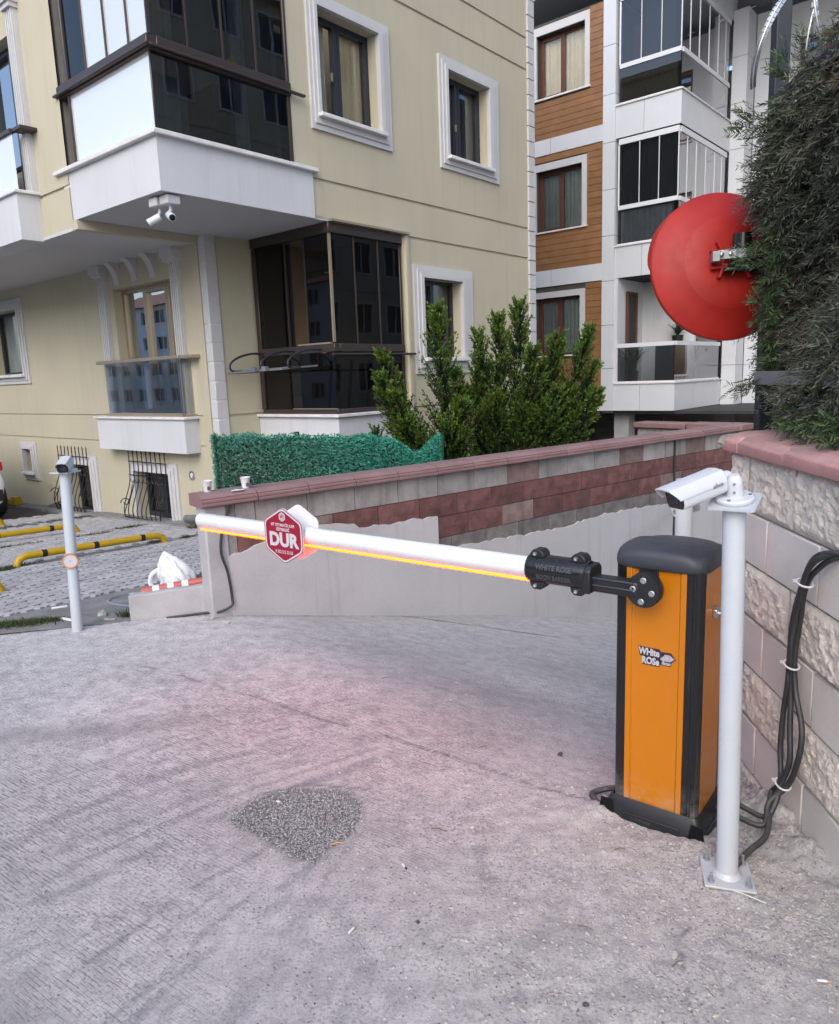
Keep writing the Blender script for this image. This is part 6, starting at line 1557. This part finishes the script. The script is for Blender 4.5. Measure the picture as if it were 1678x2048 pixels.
b = B(); b.tube(smoothpath([(-.07, -.01, .16), (-.13, -.015, .145), (-.155, -.02, .10), (-.13, -.02, .06), (-.08, -.01, .05)], 5), [.016, .015, .014, .013, .012, .012, .012, .012, .012, .012, .012, .012, .012, .013, .014, .015, .016, .016, .016, .016, .016][:21], 8); b.build('handle', m_bag, bag, smooth=True)
# heap the bag stands on
b = B(); 
for i in range(60):
    x, y = random.uniform(-1.98, -1.55), random.uniform(5.18, 5.5)
    b.box(on_court(x, y, random.uniform(.0, .04)), (random.uniform(.02, .07), random.uniform(.02, .06), random.uniform(.02, .05)), Euler((random.random() * 3, random.random() * 3, random.random() * 3)).to_matrix())
tag(b.build('broken_rubble', m_stone), 'loose broken rubble under the carrier bag', 'rubble', kind='stuff')
hose = B().tube(smoothpath([on_court(-2.08, 5.62, .02), on_court(-2.22, 5.76, .015), on_court(-2.36, 5.78, .015), on_court(-2.45, 5.64, .015), on_court(-2.42, 5.50, .018), on_court(-2.27, 5.38, .018), on_court(-2.04, 5.24, .03)], 6), .011, 10)
tag(hose.build('conduit_hose', m_steel, smooth=True), 'pale grey conduit looped on the ground left of the kerb slab', 'hose')
def rock(name, loc, s, mt, seed, label=None, cat='stone', group=None, flat=1.):
    bm = bmesh.new(); bmesh.ops.create_icosphere(bm, subdivisions=2, radius=1); r5 = random.Random(seed)
    for v in bm.verts: v.co *= 1 + r5.uniform(-.22, .12)
    me = bpy.data.meshes.new(name); bm.to_mesh(me); bm.free(); me.materials.append(mt)
    o = bpy.data.objects.new(name, me); COL.objects.link(o); o.location = loc; o.scale = (s, s * r5.uniform(.6, .9), s * r5.uniform(.45, .7) * flat); o.rotation_euler = (r5.uniform(-.3, .3), r5.uniform(-.3, .3), r5.random() * 6)
    return tag(o, label, cat, group)
rock('stone', on_court(-2.31, 5.13, .02), .050, m_stone, 5, 'fist sized grey stone on the dusty strip right of the left post')
b = B(); b.tube([Vector((-3.15, 9.85, -.17)), Vector((-2.60, 9.35, -.10)), Vector((-2.02, 8.70, .08))], .055, 14); tag(b.build('drain_pipe', m_greypost, smooth=True), 'grey plastic drain pipe leaning from the house corner to the wall end', 'pipe')
# cups and a wrapper on the coping
def cup(loc, label, tilt=0, squash=1):
    e = empty('paper_cup', loc, .6, label, 'cup'); e.rotation_euler = (tilt, 0, .6)
    b = B(); b.lathe([(.024, 0), (.0345, .078), (.0365, .080), (.0345, .0815), (.0325, .078), (.022, .004)], 22, Matrix.Diagonal((1, squash, 1, 1)), cap1=True); b.build('cup_body', m_paper, e, smooth=True)
    b = B(); b.prism([(-.010, .018), (.012, .016), (.012, .040), (.0, .046), (-.010, .040)], lambda x, y, d: Vector((x, -.0345 * squash - d + (.03 - y) * .12 + .002, y)), 0, .001); b.build('printed_mark', MAT('cup_print', (.10, .11, .13), .6), e)
cup((-1.235, 5.245, .862), 'upright white paper cup with a dark print on the mauve coping')
cup((-1.475, 5.125, .862), 'crumpled white paper cup at the very end of the mauve coping', .05, .8)
b = B(); pts = [(-.05, -.02), (.04, -.03), (.06, .01), (.01, .03), (-.04, .02)]; b.prism(pts, lambda x, y, d: Vector((x, y, d + .01 * math.sin(x * 60) * math.cos(y * 50))), 0, .002); o = b.build('paper_scrap', m_paper); o.location = (-1.27, 5.13, .868); o.rotation_euler = (0, 0, .7); tag(o, 'flat white paper scrap lying next to the upright cup', 'litter')
# screwdriver on the right coping
e = empty('screwdriver', (1.41, 2.60, 1.334), R(-62), 'screwdriver with a red handle lying on the pink coping under the hedge', 'screwdriver')
MSD = Matrix.Rotation(R(90), 4, 'Y')
b = B(); b.lathe([(.008, .0), (.0135, .008), (.0145, .03), (.011, .05), (.0145, .075), (.0145, .105), (.008, .115)], 12, Matrix.Translation((-.0, 0, .006)) @ MSD); b.build('handle', MAT('handle_red', (.50, .008, .03), .3), e, smooth=True)
b = B(); b.lathe([(.0032, -.105), (.0032, .002)], 8, Matrix.Translation((0, 0, .004)) @ MSD); b.build('blade', m_steel, e)
e.rotation_euler = (0, R(4), R(40))

# ================================================================== DRYING RACK ON THE BAY
dr = empty('clothes_rack', BLp(.62, 7.8, 1.90), BA, 'fold-out clothes drying rack hooked on the dark glazed bay', 'rack')
def rk(x, y, z): return Vector((x - .62, y - 7.8, z - 1.90))
b = B()
b.tube([rk(.62, 8.0, 1.74), rk(.10, 7.95, 1.73), rk(.10, 6.9, 1.75), rk(.62, 6.86, 1.78)], .012, 6)
b.build('rack_frame', m_greypost, dr, smooth=True)
for y in (7.92, 7.30, 6.80):
    b = B(); b.tube(smoothpath([rk(.66, y, 1.97), rk(.45, y, 1.97), rk(.24, y, 1.92), rk(.12, y, 1.84), rk(.14, y, 1.76), rk(.3, y, 1.76)], 4), .014, 8); b.build('rack_arm', m_charc, dr, smooth=True)
b = B()
for k in range(4): b.tube([rk(.16 + k * .11, 7.9, 1.755), rk(.16 + k * .11, 6.85, 1.77)], .005, 5)
b.build('rack_rod', m_steel, dr)
for y in (7.35, 7.15):
    b = B(); b.box(rk(.05, y, 1.765), (.05, .07, .05)); b.build('clip', m_steel, dr)
b = B(); b.tube([rk(.55, 6.50, 1.90), rk(2.05, 6.50, 1.905)], .016, 8); b.build('rod', m_brown, dr, smooth=True)

# ================================================================== CAR, BOARDS AND BITS AT THE LEFT
car = empty('parked_car', (-8.30, 12.13, -.37), R(139.5), 'white car parked at the far left, only its rear corner in view', 'car')
secs = [(-2.0, .55, .50), (-1.95, .60, .95), (-1.6, .72, 1.05), (-1.3, .74, 1.42), (-.3, .74, 1.50), (.5, .74, 1.45), (1.1, .74, 1.0), (1.9, .70, .85), (2.1, .58, .55)]
b = B(); vs = []
for x, w, h in secs: vs += [(x, -w, .28), (x, -w - .06, .6), (x, -w * .96, min(h, .95)), (x, -w * .8, h), (x, w * .8, h), (x, w * .96, min(h, .95)), (x, w + .06, .6), (x, w, .28)]
n = len(secs); b.add(vs, [(8 * i + k, 8 * i + (k + 1) % 8, 8 * i + 8 + (k + 1) % 8, 8 * i + 8 + k) for i in range(n - 1) for k in range(8)] + [tuple(range(8)), tuple(8 * (n - 1) + k for k in range(7, -1, -1))])
b.build('body', MAT('car_white', (.72, .73, .74), .25, coat=.6), car, bevel=.05, seg=3)
for x in (-1.25, 1.3):
    for s in (-1, 1):
        b = B(); b.lathe([(.2, -.1), (.30, -.1), (.32, -.06), (.32, .06), (.30, .1), (.2, .1)], 24, Matrix.Translation((x, s * .72, .30)) @ MF); wl = b.build('wheel', m_rubber, car, smooth=True)
        b = B(); b.lathe([(.19, -.09), (.19, .09), (.05, .11)], 16, Matrix.Translation((x, s * .72, .30)) @ MF); b.build('rim', m_steel, wl, smooth=True)
for s in (-1, 1):
    b = B(); b.box((-1.93, s * .58, .86), (.14, .14, .14)); b.build('tail_lamp', MAT('lamp_red', (.45, .01, .02), .2), car, bevel=.02)
b = B(); b.box((-2.0, 0, .42), (.08, 1.2, .18)); b.build('bumper', m_black, car, bevel=.02)
b = B(); b.box((.2, 0, 1.22), (1.6, 1.50, .30)); b.build('side_window', m_gloss, car)
b = B(); b.box((-1.5, 0, 1.22), (.3, 1.15, .28)); b.build('rear_window', m_gloss, car)
zc = lambda x, y: court_z(x, y)
b = B(); p = BLp(-.10, 12.9, 0)
b.prism([(-.7, -.06), (.55, -.06), (.42, .26), (-.02, .16), (-.45, .05)], lambda x, y, d: Vector((d, -x, y)), 0, .04); o = b.build('leaning_board', m_greypost); o.location = (p.x, p.y, -.46); o.rotation_euler = (0, R(-12), BA); tag(o, 'dark grey board leaning on the yellow house wall by the small window', 'board')
b = B(); b.box((0, 0, .05), (.5, .12, .09)); b.box((-.15, 0, .12), (.2, .1, .05)); p = BLp(-.25, 14.3, 0); o = b.build('orange_level', m_stopyel); o.location = (p.x, p.y, court_z(p.x, p.y) + .06); o.rotation_euler = (0, 0, BA + R(90)); tag(o, 'orange tool lying on a plank beside the white car', 'tool')
# raised kerb along the house
b = B(); Tk = FX(0)
for a in np.arange(8.6, 16, .62):
    p0, p1 = BLp(0, a, 0), BLp(-.32, a + .6, 0)
    q = [BLp(.02, a, 0), BLp(.02, a + .605, 0), BLp(-.30, a + .605, 0), BLp(-.30, a, 0)]
    zz = court_z((p0.x + p1.x) / 2, (p0.y + p1.y) / 2)
    bb = B(); bb.box8([Vector((c.x, c.y, zz - .1)) for c in q] + [Vector((c.x, c.y, court_z(c.x, c.y) + .045 + random.uniform(-.004, .004))) for c in q]); bb.build('kerb_stone', m_strip, court, bevel=.01)
# crumpled foil at the left edge
fo_ = rock('crumpled_sheet', (-2.90, 4.62, .03), .09, MAT('foil_blue', (.50, .60, .66), .35, .3), 9, 'crumpled pale blue sheet at the left edge of the driveway', 'litter', flat=.6)

# ================================================================== GRASS AND LOOSE MATTER (nobody could count these)
def grass(name, spots, label, n, hgt, mt):
    P, H = [], []
    for (x, y, rx, ry, an, k) in spots:
        c = int(n * k); a = rng.normal(0, .45, (c, 2)); ca, sa = math.cos(an), math.sin(an)
        px = x + a[:, 0] * rx * ca - a[:, 1] * ry * sa; py = y + a[:, 0] * rx * sa + a[:, 1] * ry * ca
        P.append(np.stack([px, py, -.055 * (py - 4.8) - .002], -1))
    P = np.concatenate(P); m_ = len(P); d = norm(rng.normal(0, .55, (m_, 3)) + np.array([0, 0, 1.])); d[:, 2] = np.abs(d[:, 2])
    L = rng.uniform(.4, 1, (m_, 1)) * hgt; s = norm(np.cross(d, rng.normal(size=(m_, 3)))) * rng.uniform(.0012, .003, (m_, 1))
    mid = P + d * L * .55; tipp = P + d * L + norm(rng.normal(size=(m_, 3))) * L * .3 - np.array([0, 0, .15]) * L
    V = np.stack([P - s, P + s, mid + s * .8, tipp, mid - s * .8], 1)
    return tag(np_mesh(name, V, mt, None, {'tint': rng.random(m_), 'dry': (rng.random(m_) > .8) * rng.random(m_)}), label, 'grass', kind='stuff')
m_grass = LEAF('grass_blade', (.035, .06, .018), (.10, .16, .04), transl=.25, third=(.22, .19, .10))
grass('grass_tuft', [(-2.78, 4.98, .22, .12, .3, 1), (-2.95, 4.95, .15, .10, .3, .6), (-2.62, 5.03, .08, .05, .2, .3)], 'patch of short dusty grass at the left driveway edge', 2600, .05, m_grass)
pe = math.atan2(PE[1], PE[0])
def on_strip(a, c): p = PO + PE * a + PN * c; return p[0], p[1]
sp = []
for a, c, rx, ry, k in ((.6, 1.95, .25, .05, .8), (1.0, 2.0, .22, .05, .7), (.85, 1.88, .12, .06, .8), (2.6, 2.0, .12, .05, .4), (3.0, 1.95, .1, .04, .3), (1.6, 3.4, .5, .03, .5), (2.6, 3.35, .4, .04, .6), (3.2, 3.5, .3, .06, .8), (3.9, 3.9, .35, .1, .8), (4.0, 4.6, .4, .08, .8), (2.2, 5.3, .7, .05, .7), (3.4, 5.35, .6, .06, .9), (.8, 3.3, .6, .03, .4), (-.2, 3.4, .5, .03, .4), (3.4, .9, .08, .05, .25), (3.5, 1.4, .08, .04, .2)):
    x, y = on_strip(a, c); sp.append((x, y, rx, ry, pe, k))
grass('weeds', sp, 'weeds and grass growing along the kerb strips of the paved court', 1500, .075, m_grass)
grass('weed_tuft', [(-1.62, 5.24, .09, .04, .2, 1), (-1.50, 5.30, .05, .04, .2, .7), (-2.12, 5.06, .06, .03, 0, .3), (-2.95, 9.5, .12, .1, 0, .8)], 'grass tufts by the striped tube and the house corner', 260, .13, m_grass)

def chips(name, P, smin, smax, mt, label, flat=.45, zadd=0.):
    """many small angular stones, real geometry, one piece"""
    n = len(P); s = rng.uniform(0, 1, (n, 1)) ** 2.5 * (smax - smin) + smin
    oc = np.array([(1, 0, 0), (0, 1, 0), (-1, 0, 0), (0, -1, 0), (0, 0, 1), (0, 0, -1)], float)
    a = rng.uniform(0, 6.28, n); ca, sa = np.cos(a), np.sin(a); J = rng.uniform(.5, 1.2, (n, 6, 1))
    V = oc[None] * J * s[:, None] * np.array([1, .75, flat]); tl = rng.normal(0, .4, n)
    X = V[..., 0] * ca[:, None] - V[..., 1] * sa[:, None]; Y = V[..., 0] * sa[:, None] + V[..., 1] * ca[:, None]; Z = V[..., 2] + X * tl[:, None] * .4
    V = np.stack([X, Y, Z], -1) + P[:, None, :]
    F = np.array([(0, 1, 4), (1, 2, 4), (2, 3, 4), (3, 0, 4), (1, 0, 5), (2, 1, 5), (3, 2, 5), (0, 3, 5)])
    o = np_mesh(name, V[:, F].reshape(-1, 3, 3), mt); return tag(o, label, None, kind='stuff')
dg = bpy.context.evaluated_depsgraph_get()
drv = bpy.data.objects['driveway']
def on_drive(x, y):
    out = []
    for a, c in zip(x, y):
        hit = drv.ray_cast(Vector((a, c, 2)), Vector((0, 0, -1))); out.append((a, c, hit[1].z if hit[0] else 0))
    return np.array(out)
bpy.context.view_layer.update()
# gravel filling the pothole
N = 14000; x = rng.uniform(-.78, -.24, N); y = rng.uniform(2.23, 2.73, N); k = poly_in(x + rng.normal(0, .016, N), y + rng.normal(0, .016, N), GRAVEL); x, y = x[k], y[k]
P = on_drive(x, y); P[:, 2] += rng.uniform(-.004, .006, len(P))
m_gr = m_gravel
chips('gravel', P, .0025, .0070, MAT('dark_gravel', (.36, .355, .36), .9, var=.6, vs=130, fine=.3, fs=300), 'dark gravel filling the round pothole in the driveway', .7)
N = 1500; gi_ = rng.integers(0, len(GRAVEL), N); gf_ = rng.random(N); GA = np.array(GRAVEL); gp_ = GA[gi_] * (1 - gf_[:, None]) + GA[(gi_ + 1) % len(GRAVEL)] * gf_[:, None] + rng.normal(0, .022, (N, 2)) + (gi_ > 5)[:, None] * (gi_ < 10)[:, None] * np.array([.03, 0]) * rng.random((N, 1)) * 2; x, y = gp_[:, 0], gp_[:, 1]; P = on_drive(x, y); chips('spilt_gravel', P, .002, .005, MAT('grey_gravel', (.20, .2, .2), .9, var=.5, vs=150), 'a little gravel spilt right of the pothole', .7)
# crumbled mortar and chips strewn round the barrier and along the wall
xs_, ys_ = [], []
for cx_, cy_, sx_, sy_, n_ in ((1.12, 2.45, .12, .25, 900), (.95, 2.22, .22, .14, 900), (.75, 2.27, .25, .10, 600), (1.05, 2.0, .2, .18, 900), (.75, 1.95, .35, .18, 900), (1.15, 1.8, .15, .10, 700), (.3, 1.95, .4, .3, 700), (.55, 2.5, .2, .15, 350), (.1, 2.6, .4, .3, 500), (.6, 1.75, .45, .22, 1500), (.95, 2.0, .25, .2, 900), (1.1, 2.05, .15, .3, 700), (-1.6, 4.7, .5, .15, 260), (-2.1, 5.02, .3, .10, 200), (0, 3.6, 1.2, .8, 420), (-.8, 2.1, .8, .5, 420)):
    xs_.append(rng.normal(cx_, sx_, n_)); ys_.append(rng.normal(cy_, sy_, n_))
x, y = np.concatenate(xs_), np.concatenate(ys_); k = (x < wall_x(y) - .005) & (y > 1.4) & (beyond(x, y) < -.02) & ~((np.abs((x - .93) * bx.x + (y - 2.52) * bx.y) < .19) & (np.abs((x - .89) * -bx.y + (y - 2.53) * bx.x) < .17))
P = on_drive(x[k], y[k]); chips('mortar_crumbs', P, .0018, .0135, MAT('crumb', (.40, .37, .345), .95, var=.35, vs=60, fine=.2), 'crumbled mortar and small chips strewn over the concrete', .42)
x, y = np.concatenate([rng.normal(.6, .9, 2600), rng.uniform(-2.6, 1.3, 5200)]), np.concatenate([rng.normal(2.3, .8, 2600), rng.uniform(1.45, 5.2, 5200)]); k = (x < wall_x(y) - .02) & (y > 1.4) & (beyond(x, y) < -.02); P = on_drive(x[k], y[k]); chips('dark_grit', P, .0014, .0062, MAT('grit', (.13, .11, .10), .95, var=.5, vs=80), 'dark grit and plant crumbs on the concrete', .4)
# larger single pieces
def D(x, y, h=0): return Vector(on_drive([x], [y])[0]) + Vector((0, 0, h))
GC = 'loose stone chips on the concrete'
for i, (x, y, s, lab) in enumerate(((.295, 2.277, .013, 'flat stone chip in the middle of the concrete, left of the barrier'), (.672, 2.60, .015, 'brown stone chip at the left foot of the barrier'), (.815, 2.04, .013, 'pale pointed chip left of the bolted base plate'), (.99, 2.02, .012, 'pale chip against the front of the base plate'), (.66, 1.80, .015, 'pinkish white chip in the right foreground'), (.585, 3.045, .016, 'black lump of dirt on the ramp left of the barrier'), (.38, 1.64, .010, 'black crumb at the bottom edge of the picture'), (.15, 2.42, .010, 'small grey chip between pothole and barrier'), (.90, 1.93, .010, 'grey chip in front of the bolted post'), (-.05, 1.95, .009, 'dark chip below the dropped cigarette'), (1.02, 1.97, .011, 'tan chip right of the base plate'))):
    rock('stone_chip', D(x, y, s * .2), s, m_stone if i not in (5, 6, 9) else m_rubber, 30 + i, lab, 'stone chip', GC, .8)
def butt(x, y, an, L, label, brown=True):
    e = empty('cigarette_butt', D(x, y, .004), an, label, 'cigarette end', 'cigarette ends on the driveway')
    b = B(); b.lathe([(.0036, 0), (.0038, L * .7)], 10, MSD); b.build('paper', m_paper, e, smooth=True)
    b = B(); b.lathe([(.0037, L * .7), (.0033, L)], 10, MSD); b.build('filter', m_tan if brown else m_rubber, e, smooth=True)
butt(-.10, 2.218, R(-60), .028, 'cigarette end with a burnt tip below the pothole', False); butt(-.252, 1.915, R(55), .030, 'white cigarette end nearest the viewer'); butt(1.0, 1.688, R(-12), .034, 'cigarette end at the right edge near the wall'); butt(-.60, 2.645, R(-20), .022, 'squashed cigarette end lying in the gravel')
for i, (x, y, an, L, lab) in enumerate(((-.35, 2.342, .1, .045, 'broken wooden stick at the lower edge of the pothole'), (.64, 1.75, .5, .045, 'thin brown twig in the right foreground'), (.0, 2.42, -.45, .06, 'brown twig right of the pothole'), (.62, 2.26, -.05, .04, 'grey twig in front of the barrier skirt'), (-.25, 3.9, .15, .10, 'long thin twig on the upper driveway'), (.42, 1.92, -.5, .05, 'curled brown stalk left of the bolted post'), (.22, 3.02, .3, .05, 'dry leaf stalk on the ramp'))):
    b = B(); m_ = Vector((math.cos(an) * L, math.sin(an) * L, 0)); b.tube([Vector((0, 0, 0)), m_ * .5 + Vector((0, .004, .003)), m_], [.0035 if i == 0 else .0018, .0032 if i == 0 else .0016, .001], 5); o = b.build('twig', m_tan if i == 0 else m_twig); o.location = D(x, y, .004); tag(o, lab, 'twig', 'twigs strewn on the driveway')
b = B(); b.tube([(0, 0, 0), (.05, -.035, .004), (.10, -.075, .001)], .0016, 5); o = b.build('white_tie', m_paper); o.location = D(.90, 2.05, .004); tag(o, 'thin white plastic tie sticking out from under the base plate', 'tie')
for i, (x, y, an, lab) in enumerate(((-2.75, 5.40, .6, 'long white splinter on the worn strip left of the post'), (-2.52, 5.03, -.4, 'white splinter by the grass patch'), (-2.2, 4.99, .1, 'grey splinter right of the left post'), (-1.50, 4.93, .3, 'grey mortar flake near the end of the wall'), (-1.36, 4.86, -.5, 'pale mortar flake at the foot of the rendered wall'))):
    b = B(); b.box((0, 0, 0), (.11 if i < 2 else .08, .022, .012)); o = b.build('splinter', m_paper if i < 2 else m_stone, bevel=.003); o.location = on_court(x, y, .018) if i < 3 else D(x, y, .008); o.rotation_euler = (.1, .05, an); tag(o, lab, 'splinter', 'splinters by the driveway edge')
